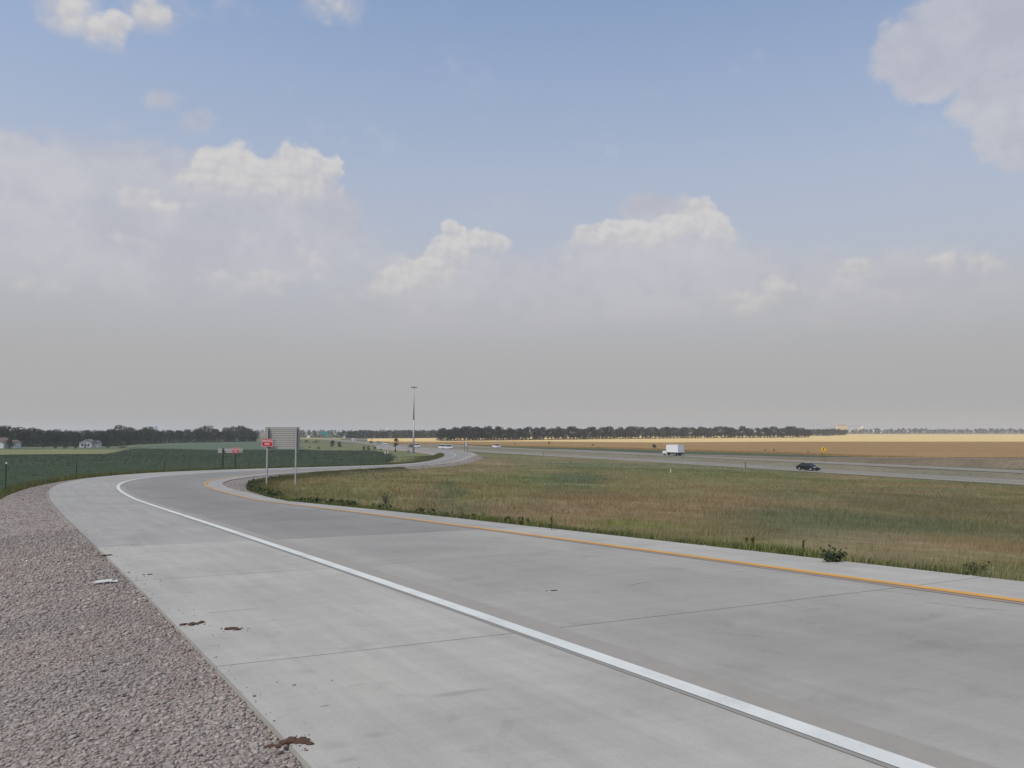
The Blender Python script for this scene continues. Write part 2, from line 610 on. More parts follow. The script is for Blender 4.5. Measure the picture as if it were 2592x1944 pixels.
def vnoise(x, y, sc):
    x, y = np.asarray(x) / sc, np.asarray(y) / sc
    xi, yi = np.floor(x).astype(int), np.floor(y).astype(int)
    fx, fy = x - xi, y - yi
    fx, fy = fx * fx * (3 - 2 * fx), fy * fy * (3 - 2 * fy)
    g = lambda a, b: _perm[a & 255, b & 255]
    return (g(xi, yi) * (1 - fx) + g(xi + 1, yi) * fx) * (1 - fy) + (g(xi, yi + 1) * (1 - fx) + g(xi + 1, yi + 1) * fx) * fy


def fbm(x, y, sc, n=4):
    v, a, t = 0, 1.0, 0
    for i in range(n):
        v = v + a * vnoise(x + 31.7 * i, y - 17.3 * i, sc / 2 ** i)
        t += a
        a *= 0.55
    return v / t


def sstep(a, b, v):
    t = np.clip((v - a) / (b - a), 0, 1)
    return t * t * (3 - 2 * t)


# ------------------------------------------------------------------ the ramp: a plan curve, a height profile, a crossfall
WW, WY, WI = 2.887, 7.617, 8.727       # white line, yellow line, inner edge (metres from the outer edge)
kn = np.arange(-14, 351, 14.0)
hn = np.arange(-14, 369, 40.0)
kap = np.array([-1.82, 2.247, -.661, -5.64, -9.735, -13.113, -13.259, -10.65, -6.042, -.772, 3.394, 5.244, 4.802, 3.077, 1.39, .852, 1.789, 3.199, 3.944, 3.965, 3.923, 4.167, 4.615, 5.134, 5.672, 6.211, 6.749]) / 1000
hzv = np.array([5.975, 5.554, 4.409, 3.084, 1.871, 1.271, .869, .739, .7, .6])
cfv = np.array([-7.06, 5.45, 4.94, 1.23, -1.87, -8.58, -4.07, -3.03, -2.5, -1.5]) / 100
RS = np.arange(-14, 326.1, 1.0)
_K = np.interp(RS, kn, kap)
_a = np.concatenate([[0], np.cumsum((_K[1:] + _K[:-1]) / 2)])
RA = _a - _a[14] + 0.5742
_m = (RA[1:] + RA[:-1]) / 2
RX = np.concatenate([[0], np.cumsum(-np.sin(_m))])
RY = np.concatenate([[0], np.cumsum(np.cos(_m))])
RX, RY = RX - RX[14] - 2.8409, RY - RY[14] + 7.5898
_Z = np.interp(RS, hn, hzv)
_Zp = np.pad(_Z, 15, mode='reflect', reflect_type='odd')
RZ = np.convolve(_Zp, np.ones(31) / 31, 'valid')
RC = np.interp(RS, hn, cfv)
# straight on behind the camera
nb = 26
bs = np.arange(-14 - nb, -14, 1.0)
RX = np.concatenate([RX[0] + np.sin(RA[0]) * (-14 - bs), RX])
RY = np.concatenate([RY[0] - np.cos(RA[0]) * (-14 - bs), RY])
RZ = np.concatenate([np.full(nb, RZ[0]), RZ])
RC = np.concatenate([np.full(nb, RC[0]), RC])
RA = np.concatenate([np.full(nb, RA[0]), RA])
RS = np.concatenate([bs, RS])

# highway: near edge of the near carriageway
HN = np.array([(250, -236.), (160, -57), (119, 25), (74.5, 114.5), (35.4, 198), (-6, 280), (-52, 372), (-98, 500), (-165, 690), (-270, 980), (-430, 1400), (-640, 1900)])


def catmull(P, step):
    outp = []
    n = len(P)
    for i in range(n - 1):
        p0, p1, p2, p3 = P[max(i - 1, 0)], P[i], P[i + 1], P[min(i + 2, n - 1)]
        k = max(2, int(np.linalg.norm(p2 - p1) / step))
        for t in np.arange(k) / k:
            outp.append(0.5 * ((2 * p1) + (p2 - p0) * t + (2 * p0 - 5 * p1 + 4 * p2 - p3) * t * t + (3 * p1 - p0 - 3 * p2 + p3) * t ** 3))
    outp.append(P[-1])
    return np.array(outp)


HP = catmull(HN, 6.0)
_d = np.gradient(HP, axis=0)
HT = _d / np.linalg.norm(_d, axis=1)[:, None]
HNORM = np.stack([HT[:, 1], -HT[:, 0]], 1)      # to the right of travel away = towards the far side
HZ = 0.13


def hw_offset(x, y):
    """offset of points from the highway's near edge (positive towards the far carriageway)"""
    x, y = np.asarray(x, float).ravel(), np.asarray(y, float).ravel()
    res = np.empty(len(x))
    for i in range(0, len(x), 20000):
        dx = x[i:i + 20000, None] - HP[None, :, 0]
        dy = y[i:i + 20000, None] - HP[None, :, 1]
        j = (dx * dx + dy * dy).argmin(1)
        r = np.arange(len(j))
        res[i:i + 20000] = dx[r, j] * HNORM[j, 0] + dy[r, j] * HNORM[j, 1]
    return res


# the ramp runs on and closes with the highway
ex0 = np.array([RX[-1], RY[-1]])
e_o0 = hw_offset([ex0[0]], [ex0[1]])[0]
j0 = ((HP - ex0) ** 2).sum(1).argmin()
exs, pts, dirs, zs = [], [], [], []
L = 0.0
prev = ex0
for j in range(j0 + 2, j0 + 26):
    t = min(1.0, (j - j0) / 20.0)
    oo = e_o0 * (1 - sstep(0, 1, t)) + (1.0) * sstep(0, 1, t)
    q = HP[j] + HNORM[j] * oo
    L += np.linalg.norm(q - prev)
    prev = q
    pts.append(q)
    exs.append(RS[340 + nb] + L)
    zs.append(RZ[-1] * (1 - t) + (HZ + 0.02) * t)
pts = np.array(pts)
RX = np.concatenate([RX, pts[:, 0]])
RY = np.concatenate([RY, pts[:, 1]])
RZ = np.concatenate([RZ, zs])
RC = np.concatenate([RC, np.linspace(RC[-1], 0, len(zs))])
RS = np.concatenate([RS, exs])
dd = np.gradient(np.stack([RX, RY], 1), axis=0)
RA2 = np.arctan2(-dd[:, 0], dd[:, 1])
RA = np.concatenate([RA, RA2[len(RA):]])


def ramp(s, o, dz=0.0):
    x, y, z = np.interp(s, RS, RX), np.interp(s, RS, RY), np.interp(s, RS, RZ)
    a, c = np.interp(s, RS, RA), np.interp(s, RS, RC)
    o = np.asarray(o, float)
    oc = np.clip(o, 0, WI)
    return np.stack([x + np.cos(a) * o, y + np.sin(a) * o, z - c * oc + dz], -1)


def ramp_so(x, y):
    x, y = np.asarray(x, float).ravel(), np.asarray(y, float).ravel()
    S, O = np.empty(len(x)), np.empty(len(x))
    for i in range(0, len(x), 8000):
        X, Y = x[i:i + 8000], y[i:i + 8000]
        # nearest point measured from the middle of the pavement
        mx, my = RX + np.cos(RA) * 4.3, RY + np.sin(RA) * 4.3
        dx, dy = X[:, None] - mx[None], Y[:, None] - my[None]
        j = (dx * dx + dy * dy).argmin(1)
        r = np.arange(len(j))
        tx, ty = -np.sin(RA[j]), np.cos(RA[j])
        S[i:i + 8000] = RS[j] + dx[r, j] * tx + dy[r, j] * ty
        O[i:i + 8000] = 4.3 + dx[r, j] * np.cos(RA[j]) + dy[r, j] * np.sin(RA[j])
        # beyond the ends use true distance
        far = np.hypot(dx[r, j], dy[r, j])
        sgn = np.where(O[i:i + 8000] > 4.3, 1, -1)
        O[i:i + 8000] = 4.3 + sgn * np.maximum(np.abs(O[i:i + 8000] - 4.3), np.where((j == 0) | (j == len(RS) - 1), far, 0))
    return S, O


# ------------------------------------------------------------------ terrain
GX0, GX1, GY0, GY1, GS = -280.0, 280.0, -120.0, 472.0, 2.0
gx = np.arange(GX0, GX1 + .1, GS)
gy = np.arange(GY0, GY1 + .1, GS)
GXX, GYY = np.meshgrid(gx, gy, indexing='ij')
S_, O_ = ramp_so(GXX, GYY)
S_, O_ = S_.reshape(GXX.shape), O_.reshape(GXX.shape)
H_ = hw_offset(GXX, GYY).reshape(GXX.shape)
zr = ramp(S_.ravel(), np.clip(O_.ravel(), 0, WI))[:, 2].reshape(GXX.shape)
fixed = np.zeros(GXX.shape, bool)
ZT = np.zeros(GXX.shape)
inside = (O_ >= -1.5) & (O_ <= WI + 0.9)
outer = O_ < -1.5
ZT[inside] = zr[inside] - 0.36
ZT[outer] = np.maximum(0.0, zr[outer] - 0.36 - (-O_[outer] - 1.5) / 3.6)
fixed |= inside | outer
hwc = (H_ > -3) & ~inside
ZT[hwc] = np.where(H_[hwc] > 60, 0.0, 0.07)
fixed |= hwc
# beyond the ramp's start and the frame's right the infield falls back to the plain
fixed[0, :] = fixed[-1, :] = fixed[:, 0] = fixed[:, -1] = True
ZT[0, :] = ZT[-1, :] = ZT[:, 0] = ZT[:, -1] = 0
for lev in (16, 8, 4, 2, 1):
    zs_, fs_ = ZT[::lev, ::lev].copy(), fixed[::lev, ::lev]
    if lev == 16:
        zs_[~fs_] = 2.0
    for it in range(160 if lev > 1 else 60):
        av = zs_.copy()
        av[1:-1, 1:-1] = 0.25 * (zs_[:-2, 1:-1] + zs_[2:, 1:-1] + zs_[1:-1, :-2] + zs_[1:-1, 2:])
        zs_ = np.where(fs_, zs_, av)
    if lev > 1:
        h = lev // 2
        tgt = ZT[::h, ::h]
        ix = np.minimum(np.arange(tgt.shape[0]) / 2, zs_.shape[0] - 1.001)
        iy = np.minimum(np.arange(tgt.shape[1]) / 2, zs_.shape[1] - 1.001)
        a, b = ix.astype(int), iy.astype(int)
        fa, fb = (ix - a)[:, None], (iy - b)[None]
        up = (zs_[a][:, b] * (1 - fa) * (1 - fb) + zs_[a + 1][:, b] * fa * (1 - fb) + zs_[a][:, b + 1] * (1 - fa) * fb + zs_[a + 1][:, b + 1] * fa * fb)
        f2 = fixed[::h, ::h]
        tgt[~f2] = up[~f2]
        ZT[::h, ::h] = tgt
    else:
        ZT = zs_
free = ~fixed
dist_in = np.clip(np.minimum(O_ - WI - .9, -H_ - 3), 0, 12) / 12
ZT = ZT + np.where(free, (fbm(GXX, GYY, 26.0, 3) - 0.5) * 0.9 * dist_in, 0)


def ground_z(x, y):
    fx = np.clip((np.asarray(x, float) - GX0) / GS, 0, len(gx) - 1.001)
    fy = np.clip((np.asarray(y, float) - GY0) / GS, 0, len(gy) - 1.001)
    a, b = fx.astype(int), fy.astype(int)
    fx, fy = fx - a, fy - b
    return ZT[a, b] * (1 - fx) * (1 - fy) + ZT[a + 1, b] * fx * (1 - fy) + ZT[a, b + 1] * (1 - fx) * fy + ZT[a + 1, b + 1] * fx * fy


# verge strips along the pavement (offset, drop)
VO = [(0.0, -.05), (-.5, -.06), (-1.2, -.11), (-1.9, -.20), (-2.6, -.52), (-3.4, -1.0)]
VI = [(WI, -.05), (WI + .4, -.07), (WI + 1.0, -.17), (WI + 1.8, -.42), (WI + 2.8, -.95)]


def surf_z(x, y):
    """top of the terrain or of the verge lying on it"""
    x, y = np.asarray(x, float).ravel(), np.asarray(y, float).ravel()
    z = ground_z(x, y)
    s, o = ramp_so(x, y)
    base = ramp(s, np.clip(o, 0, WI))[:, 2]
    vo = np.interp(-o, [-q[0] for q in VO], [q[1] for q in VO])
    vi = np.interp(o, [q[0] for q in VI], [q[1] for q in VI])
    v = np.where(o < 0, np.where(o > -3.4, base + vo, -9), np.where(o > WI, np.where(o < WI + 2.8, base + vi, -9), base))
    return np.maximum(z, v)


def hit(px, py):
    """where the line of sight through a photo pixel meets the terrain"""
    d = px_dir(px, py)
    t = 3.0 * 1.004 ** np.arange(1250)
    z = surf_z(d.x * t, d.y * t)
    i = int(np.argmax(HC + d.z * t <= z))
    return Vector((d.x * t[i], d.y * t[i], z[i]))


def at(px, py, z=0.0):
    d = px_dir(px, py)
    t = (z - HC) / d.z
    return Vector((d.x * t, d.y * t, z))


def col_at(px, dist):
    """point at a given depth in the photo column px"""
    return (px - CX) / F * dist, dist


TAN, OLIVE, GREEN, BLUEG, DARK = (np.array(c) for c in ((.205, .145, .074), (.140, .126, .054), (.112, .134, .046), (.080, .104, .050), (.084, .074, .036)))
# patches of greener or browner growth, found in the photograph and laid on the ground
_pat = []
for (px, py, rx, ry, c, k) in [(1440, 1214, 120, 20, BLUEG, .95), (1350, 1265, 60, 18, BLUEG, .8), (1480, 1255, 90, 10, DARK, .7), (1620, 1284, 330, 44, TAN, .85), (2330, 1285, 300, 50, DARK, .55), (1100, 1275, 140, 24, OLIVE, .5), (1560, 1180, 300, 10, BLUEG, .5),
                               (1350, 1187, 60, 12, TAN, .6), (1900, 1262, 160, 24, TAN, .8), (1700, 1230, 150, 14, TAN, .5), (2080, 1316, 110, 44, BLUEG, .75), (1980, 1250, 80, 20, BLUEG, .5),
                               (1130, 1240, 40, 40, BLUEG, .7), (1060, 1250, 60, 30, TAN, .5), (2400, 1330, 130, 26, BLUEG, .6), (2250, 1370, 150, 30, TAN, .5), (2480, 1385, 120, 22, TAN, .6),
                               (1750, 1195, 300, 8, GREEN, .6), (1300, 1200, 120, 30, GREEN, .6), (860, 1240, 90, 22, GREEN, .45), (950, 1262, 90, 14, GREEN, .5), (760, 1212, 120, 14, TAN, .35),
                               (1620, 1330, 80, 12, np.array((.13, .15, .035)), .9), (1240, 1175, 60, 20, TAN, .7)]:
    c0 = hit(px, py)
    cx_ = hit(px + rx, py)
    cy0, cy1 = hit(px, py - ry), hit(px, py + ry)
    _pat.append((c0.x, c0.y, max(1.5, (cx_ - c0).length), max(1.5, (cy0 - cy1).length / 2), math.atan2(c0.x, c0.y), c, k))


def grass_col(x, y):
    x, y = np.asarray(x, float).ravel(), np.asarray(y, float).ravel()
    n1 = fbm(x, y, 16.0, 4)
    n2 = fbm(x + 90, y - 40, 4.0, 4)
    n3 = fbm(x * 1.0 - 33, y * 1.0 + 51, 42.0, 3)
    c = TAN[None] * (1 - sstep(.32, .54, n1))[:, None] + OLIVE[None] * sstep(.32, .54, n1)[:, None]
    f = sstep(.50, .68, n2) * .6
    c = c * (1 - f)[:, None] + GREEN[None] * f[:, None]
    f = sstep(.52, .66, n3) * .55
    c = c * (1 - f)[:, None] + DARK[None] * f[:, None]
    # yellower growth inside the bend
    f = sstep(64, 30, np.hypot(x + 6, y - 72)) * .7
    c = c * (1 - f)[:, None] + (np.array((.150, .140, .052))[None] * (.8 + .4 * n2)[:, None]) * f[:, None]
    wob = fbm(x, y, 5.0, 3) - .5
    for (cx, cy, rx, ry, an, pc, k) in _pat:
        dx, dy = x - cx, y - cy
        u = dx * math.cos(an) - dy * math.sin(an)
        v = dx * math.sin(an) + dy * math.cos(an)
        f = sstep(1.25, .45, np.sqrt((u / rx) ** 2 + (v / ry) ** 2) + wob * 1.1) * k
        c = c * (1 - f)[:, None] + pc[None] * f[:, None]
    return c


print('terrain ok', hit(680, 1219), hit(752, 1233), hit(1698, 1197), hit(2592, 1300))
gc = grass_col(GXX, GYY)
so, oo = S_.ravel(), O_.ravel()
hh = H_.ravel()
# left bank: rough green
f = sstep(-1, -6, oo)[:, None]
bank = np.array((.115, .125, .05))[None] * (.8 + .4 * fbm(GXX.ravel(), GYY.ravel(), 8, 3))[:, None]
gc = gc * (1 - f) + bank * f
# median and ditch
f = sstep(9, 12, hh)[:, None]
med = (np.array((.175, .155, .10))[None] * (1 - sstep(42, 47, hh))[:, None] + np.array((.062, .075, .034))[None] * sstep(42, 47, hh)[:, None])
gc = gc * (1 - f) + med * f * (.8 + .4 * fbm(GXX.ravel(), GYY.ravel(), 14, 3))[:, None]
nx, ny = GXX.shape
V = np.stack([GXX.ravel(), GYY.ravel(), ZT.ravel()], 1)
ii, jj = np.meshgrid(np.arange(nx - 1), np.arange(ny - 1), indexing='ij')
a = (ii * ny + jj).ravel()
Fq = np.stack([a, a + ny, a + ny + 1, a + 1], 1)
B = 6000.0
ex = np.array([(-B, -B, 0), (B, -B, 0), (B, B, 0), (-B, B, 0), (GX0, -B, 0), (GX1, -B, 0), (GX0, B, 0), (GX1, B, 0)])
n0 = len(V)
c00, c10, c01, c11 = 0, (nx - 1) * ny, ny - 1, (nx - 1) * ny + ny - 1
Fb = np.array([(n0, n0 + 4, n0 + 6, n0 + 3), (n0 + 5, n0 + 1, n0 + 2, n0 + 7), (n0 + 4, n0 + 5, c10, c00), (c01, c11, n0 + 7, n0 + 6)])
V = np.concatenate([V, ex])
gcol = np.concatenate([gc, np.full((8, 3), (.15, .135, .07))])
g = fast_mesh('ground', V, np.concatenate([Fq, Fb]), 'ground_earth', gcol, smooth=True)
tag(g, 'grassy ground falling from the ramp to the flat plain', 'ground', kind='structure')


# ------------------------------------------------------------------ ramp pavement: slabs with open joints
def strip(name, s, offs, mat, parent, dzs=None, smooth=False):
    """sheet along the ramp; offs list of offsets, dzs list of heights"""
    dzs = dzs or [0] * len(offs)
    P = np.stack([ramp(s, np.full(len(s), o), d) for o, d in zip(offs, dzs)], 1)
    n, k = len(s), len(offs)
    idx = np.arange(n * k).reshape(n, k)
    Fc = np.stack([idx[:-1, :-1], idx[:-1, 1:], idx[1:, 1:], idx[1:, :-1]], -1).reshape(-1, 4)
    uv = np.stack(np.broadcast_arrays(np.asarray(s)[:, None], np.asarray(offs)[None]), -1).reshape(-1, 2)
    return mesh_obj(name, P.reshape(-1, 3), Fc, mat, parent, smooth, uv=uv)


SK = -0.28
# stains on the slabs, as seen in the photograph: (px, py, half length, half width in metres, strength)
STAINS = []
for (px, py, ls, lo, k) in [(1160, 1755, .07, .30, .20), (822, 1787, .018, .05, .45), (905, 1735, .03, .08, .14), (770, 1700, .10, .12, .10), (690, 1660, .10, .10, .10), (840, 1890, .10, .12, .08), (1240, 1480, .12, .35, .07),
                            (560, 1548, .02, .30, .16), (480, 1500, .03, .10, .18), (1690, 1440, .3, .5, .06), (2330, 1620, .5, .7, .07), (2100, 1800, .35, .5, .06), (1780, 1560, .4, .5, .05), (1000, 1420, .5, .5, .06),
                            (330, 1380, .5, .25, .10), (280, 1340, .4, .2, .08), (1330, 1880, .25, .25, .05), (950, 1860, .06, .09, .12), (880, 1925, .05, .10, .12), (1010, 1640, .04, .25, .07), (1700, 1610, .02, .12, .12)]:
    p_ = hit(px, py)
    s_, o_ = ramp_so([p_.x], [p_.y])
    STAINS.append((float(s_[0] - SK * o_[0]), float(o_[0]), ls, lo, k))
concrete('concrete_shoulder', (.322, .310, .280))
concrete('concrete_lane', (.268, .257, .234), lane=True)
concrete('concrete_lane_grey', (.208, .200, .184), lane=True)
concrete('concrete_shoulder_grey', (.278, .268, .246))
sall = np.arange(-40, RS[-1] - 1, 1.0)
road = strip('exit_ramp', sall, [0.02, WW - .1, WY + .1, WI - .02], 'joint', None, [-.045] * 4)
tag(road, 'curving concrete exit ramp descending to the highway', 'ramp', kind='structure')
joints = [-39.5, -35, -30.4, -25.8, -21, -16.0, -10.6, -5.4, -0.2, 5.1, 9.6, 14.3]
while joints[-1] < RS[-1] - 8:
    joints.append(joints[-1] + random.choice([4.2, 4.6, 4.9, 4.4]))


def slab(s0, s1, o0, o1, mat):
    g = 0.008
    ns = max(3, int((s1 - s0) / 1.1) + 1)
    no = 3
    oo = np.linspace(o0 + g, o1 - g, no)
    top = []
    for i in range(ns):
        t = i / (ns - 1)
        ss = s0 + g + (s1 - s0 - 2 * g) * t + SK * oo
        top.append(ramp(ss, oo))
    top = np.array(top)
    idx = np.arange(ns * no).reshape(ns, no)
    Fc = [tuple(q) for q in np.stack([idx[:-1, :-1], idx[:-1, 1:], idx[1:, 1:], idx[1:, :-1]], -1).reshape(-1, 4)]
    ring = list(idx[0, :]) + list(idx[1:, -1]) + list(idx[-1, -2::-1]) + list(idx[-2:0:-1, 0])
    V = list(top.reshape(-1, 3))
    uv = [(s0 + (s1 - s0) * i / (ns - 1), oo[k]) for i in range(ns) for k in range(no)]
    m0 = len(V)
    for r in ring:
        V.append(V[r] - np.array((0, 0, .24)))
        uv.append(uv[r])
    n = len(ring)
    for k in range(n):
        Fc.append((ring[k], m0 + k, m0 + (k + 1) % n, ring[(k + 1) % n]))
    mesh_obj('slab', V, Fc, mat, road, uv=uv)


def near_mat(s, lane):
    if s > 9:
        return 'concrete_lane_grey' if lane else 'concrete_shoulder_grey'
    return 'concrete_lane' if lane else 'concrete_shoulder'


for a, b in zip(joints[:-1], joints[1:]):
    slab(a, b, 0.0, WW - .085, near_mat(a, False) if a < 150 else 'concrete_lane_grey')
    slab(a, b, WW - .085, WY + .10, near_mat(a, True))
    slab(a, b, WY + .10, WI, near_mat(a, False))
sl = np.arange(-39, RS[-1] - 3, 0.8)
strip('edge_line', sl, [WW - .075, WW + .085], 'white_paint', road, [.010, .010])
strip('paint_stain', sl[sl < 40], [WW + .082, WW + .20, WW + .36], 'dust_stain', road, [.005] * 3)
strip('paint_stain', sl[sl < 60], [WW - .118, WW - .07], 'grey_stain', road, [.005] * 2)
strip('edge_line', sl, [WY - .06, WY + .07], 'yellow_paint', road, [.010, .010])
strip('paint_stain', sl[sl < 40], [WY - .16, WY - .055], 'yellow_stain', road, [.005] * 2)
# hairline cracks
for pts_ in ([(535, 1553), (575, 1549), (610, 1545), (668, 1541)], [(2335, 1526), (2400, 1533), (2460, 1540), (2560, 1547), (2650, 1553)], [(2222, 1495), (2270, 1500), (2335, 1510)], [(2440, 1459), (2500, 1457), (2560, 1459)],
             [(1590, 1484), (1640, 1474), (1700, 1470)], [(330, 1425), (380, 1419), (450, 1416), (520, 1410)]):
    V = []
    hs = [hit(*q) for q in pts_]
    fine_ = []
    for a_, b_ in zip(hs[:-1], hs[1:]):
        for t_ in np.arange(0, 1, .125):
            q = a_.lerp(b_, t_)
            fine_.append((q.x + random.gauss(0, .006), q.y + random.gauss(0, .006)))
    fine_ = np.array(fine_)
    s_, o_ = ramp_so(fine_[:, 0], fine_[:, 1])
    P_ = ramp(s_, o_, .004)
    tn = np.gradient(P_[:, :2], axis=0)
    tn /= np.linalg.norm(tn, axis=1)[:, None] + 1e-9
    for i_, (p_, n_) in enumerate(zip(P_, tn)):
        w_ = .0028 * random.uniform(.3, 1.3) * (0.3 if i_ in (0, len(P_) - 1) else 1)
        V += [(p_[0] - n_[1] * w_, p_[1] + n_[0] * w_, p_[2]), (p_[0] + n_[1] * w_, p_[1] - n_[0] * w_, p_[2])]
    mesh_obj('crack', V, [(2 * i_, 2 * i_ + 1, 2 * i_ + 3, 2 * i_ + 2) for i_ in range(len(P_) - 1)], 'joint', road)
# verges
v1 = strip('gravel_verge', sall, [q[0] for q in VO][::-1], 'gravel', None, [q[1] for q in VO][::-1])
tag(v1, 'pinkish grey gravel verge along the left of the ramp', 'gravel', kind='structure')
v2 = strip('gravel_verge', sall, [q[0] for q in VI], 'gravel', None, [q[1] for q in VI])
tag(v2, 'narrow gravel verge along the right edge of the ramp', 'gravel', kind='structure')

# ------------------------------------------------------------------ loose stones
ico = bmesh.new()
bmesh.ops.create_icosphere(ico, subdivisions=1, radius=1.0)
IV = np.array([v.co[:] for v in ico.verts])
IF = np.array([[v.index for v in f.verts] for f in ico.faces])
ico.free()


def stones(name, s, o, size, label, parent=None, flat=.62, pal=None):
    n = len(s)
    P = ramp(s, np.zeros(n))
    a = np.interp(s, RS, RA)
    x, y = P[:, 0] + np.cos(a) * o, P[:, 1] + np.sin(a) * o
    z = surf_z(x, y)
    jit = 1 + rng.normal(0, .22, (n, len(IV), 1))
    sc = size[:, None] * np.stack([rng.uniform(.75, 1.35, n), rng.uniform(.7, 1.2, n), rng.uniform(.35, .75, n) * flat / .62], 1)
    Vv = IV[None] * jit * sc[:, None, :]
    th = rng.uniform(0, 6.28, n)
    tl = rng.normal(0, .35, n)
    c, s_ = np.cos(th)[:, None], np.sin(th)[:, None]
    X, Y, Zz = Vv[..., 0], Vv[..., 1], Vv[..., 2]
    ct, st = np.cos(tl)[:, None], np.sin(tl)[:, None]
    X, Zz = X * ct - Zz * st, X * st + Zz * ct
    X, Y = X * c - Y * s_, X * s_ + Y * c
    Vv = np.stack([X + x[:, None], Y + y[:, None], Zz + (z + size * .16)[:, None]], -1)
    base = np.array(pal or [(.275, .232, .205), (.245, .198, .172), (.31, .275, .245), (.20, .152, .13), (.255, .238, .215), (.29, .25, .222)])
    k = rng.choice(len(base), n, p=None if pal else [.3, .22, .16, .1, .16, .06])
    tint = (fbm(x, y, 1.2, 3) - .5)[:, None] * np.array([[.07, .05, .04]])
    gp = sstep(.38, .70, fbm(x + 9, y - 4, 1.5, 4))[:, None] * .5
    b0 = base[k] * (1 - gp) + base[k].mean(1, keepdims=True) * np.array([[1.04, 1.0, .92]]) * gp
    cc = np.clip(b0 * rng.uniform(.80, 1.18, (n, 1)) + tint, .03, 1)
    cc = np.repeat(cc, len(IV), 0)
    Fc = (IF[None] + (np.arange(n) * len(IV))[:, None, None]).reshape(-1, 3)
    ob = fast_mesh(name, Vv.reshape(-1, 3), Fc, 'stone', cc)
    tag(ob, label, 'gravel', kind='stuff')
    return ob


def gw(s):
    return np.interp(s, [-40, 18, 30, 45, 70], [2.1, 2.0, 1.55, .8, .25])


n = 34000
s1 = rng.uniform(-9, 3.5, n)
o1 = -rng.uniform(0.0, 2.3, n)
sz1 = np.clip(rng.lognormal(math.log(.0115), .40, n), .005, .030)
n = 15000
s2 = rng.uniform(3.5, 14, n)
o2 = -rng.uniform(0.0, 2.2, n)
sz2 = np.clip(rng.lognormal(math.log(.016), .38, n), .008, .036)
n = 5200
s3 = rng.uniform(14, 60, n)
o3 = -rng.uniform(0.05, 1, n) * gw(s3)
sz3 = rng.uniform(.012, .032, n)
n = 260
s5 = rng.uniform(-7, 22, n)
o5 = np.abs(rng.exponential(.16, n)) + .01
sz5 = np.clip(rng.lognormal(math.log(.008), .4, n), .004, .018)
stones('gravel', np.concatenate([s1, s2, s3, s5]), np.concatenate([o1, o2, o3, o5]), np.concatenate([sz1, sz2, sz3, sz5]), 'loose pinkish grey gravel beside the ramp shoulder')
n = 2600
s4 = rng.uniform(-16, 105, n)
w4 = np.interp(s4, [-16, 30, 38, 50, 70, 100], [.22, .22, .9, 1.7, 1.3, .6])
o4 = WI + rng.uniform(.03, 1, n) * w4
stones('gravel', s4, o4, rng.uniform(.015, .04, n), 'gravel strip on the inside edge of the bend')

# ------------------------------------------------------------------ grass
BV, BF, BC = [], [], []
_cnt = 0


def blades(x, y, h, wdt, col, bend=0.35, segs=1, dz=0.0):
    """adds a triangle or a bent strip for each blade"""
    global _cnt
    n = len(x)
    z = surf_z(x, y) + dz
    th = rng.uniform(0, 6.283, n)
    la = rng.uniform(0, 6.283, n)
    lean = np.abs(rng.normal(0, bend, n)) * h
    # a breeze from the left
    lx, ly = np.cos(la) * lean + h * .18, np.sin(la) * lean
    wx, wy = np.cos(th) * wdt / 2, np.sin(th) * wdt / 2
    zb = z - .03
    if segs == 1:
        Vv = np.stack([np.stack([x - wx, y - wy, zb], 1), np.stack([x + wx, y + wy, zb], 1), np.stack([x + lx, y + ly, z + h], 1)], 1)
        Fc = np.array([[0, 1, 2]])
    else:
        mx, my = x + lx * .3, y + ly * .3
        Vv = np.stack([np.stack([x - wx, y - wy, zb], 1), np.stack([x + wx, y + wy, zb], 1),
                       np.stack([mx + wx * .8, my + wy * .8, z + h * .6], 1), np.stack([mx - wx * .8, my - wy * .8, z + h * .6], 1),
                       np.stack([x + lx, y + ly, z + h * .95], 1)], 1)
        Fc = np.array([[0, 1, 2], [0, 2, 3], [3, 2, 4]])
    k = Vv.shape[1]
    BV.append(Vv.reshape(-1, 3))
    BF.append((Fc[None] + (_cnt + np.arange(n) * k)[:, None, None]).reshape(-1, 3))
    BC.append(np.repeat(col, k, 0))
    _cnt += n * k


def flush(name, label, cat='grass', mat='blade'):
    global BV, BF, BC, _cnt
    o = fast_mesh(name, np.concatenate(BV), np.concatenate(BF), mat, np.concatenate(BC))
    tag(o, label, cat, kind='stuff')
    BV, BF, BC, _cnt = [], [], [], 0
    return o


def in_view(x, y, m=1.12):
    return (y > 2) & (np.abs(x) < y * 0.648 * m + 3)


def scatter(n, x0, x1, y0, y1):
    x, y = rng.uniform(x0, x1, n), rng.uniform(y0, y1, n)
    k = in_view(x, y)
    return x[k], y[k]


def infield_mask(x, y, edge):
    s, o = ramp_so(x, y)
    h = hw_offset(x, y)
    return (o > WI + edge(s)) & (h < -1.0), s, o, h


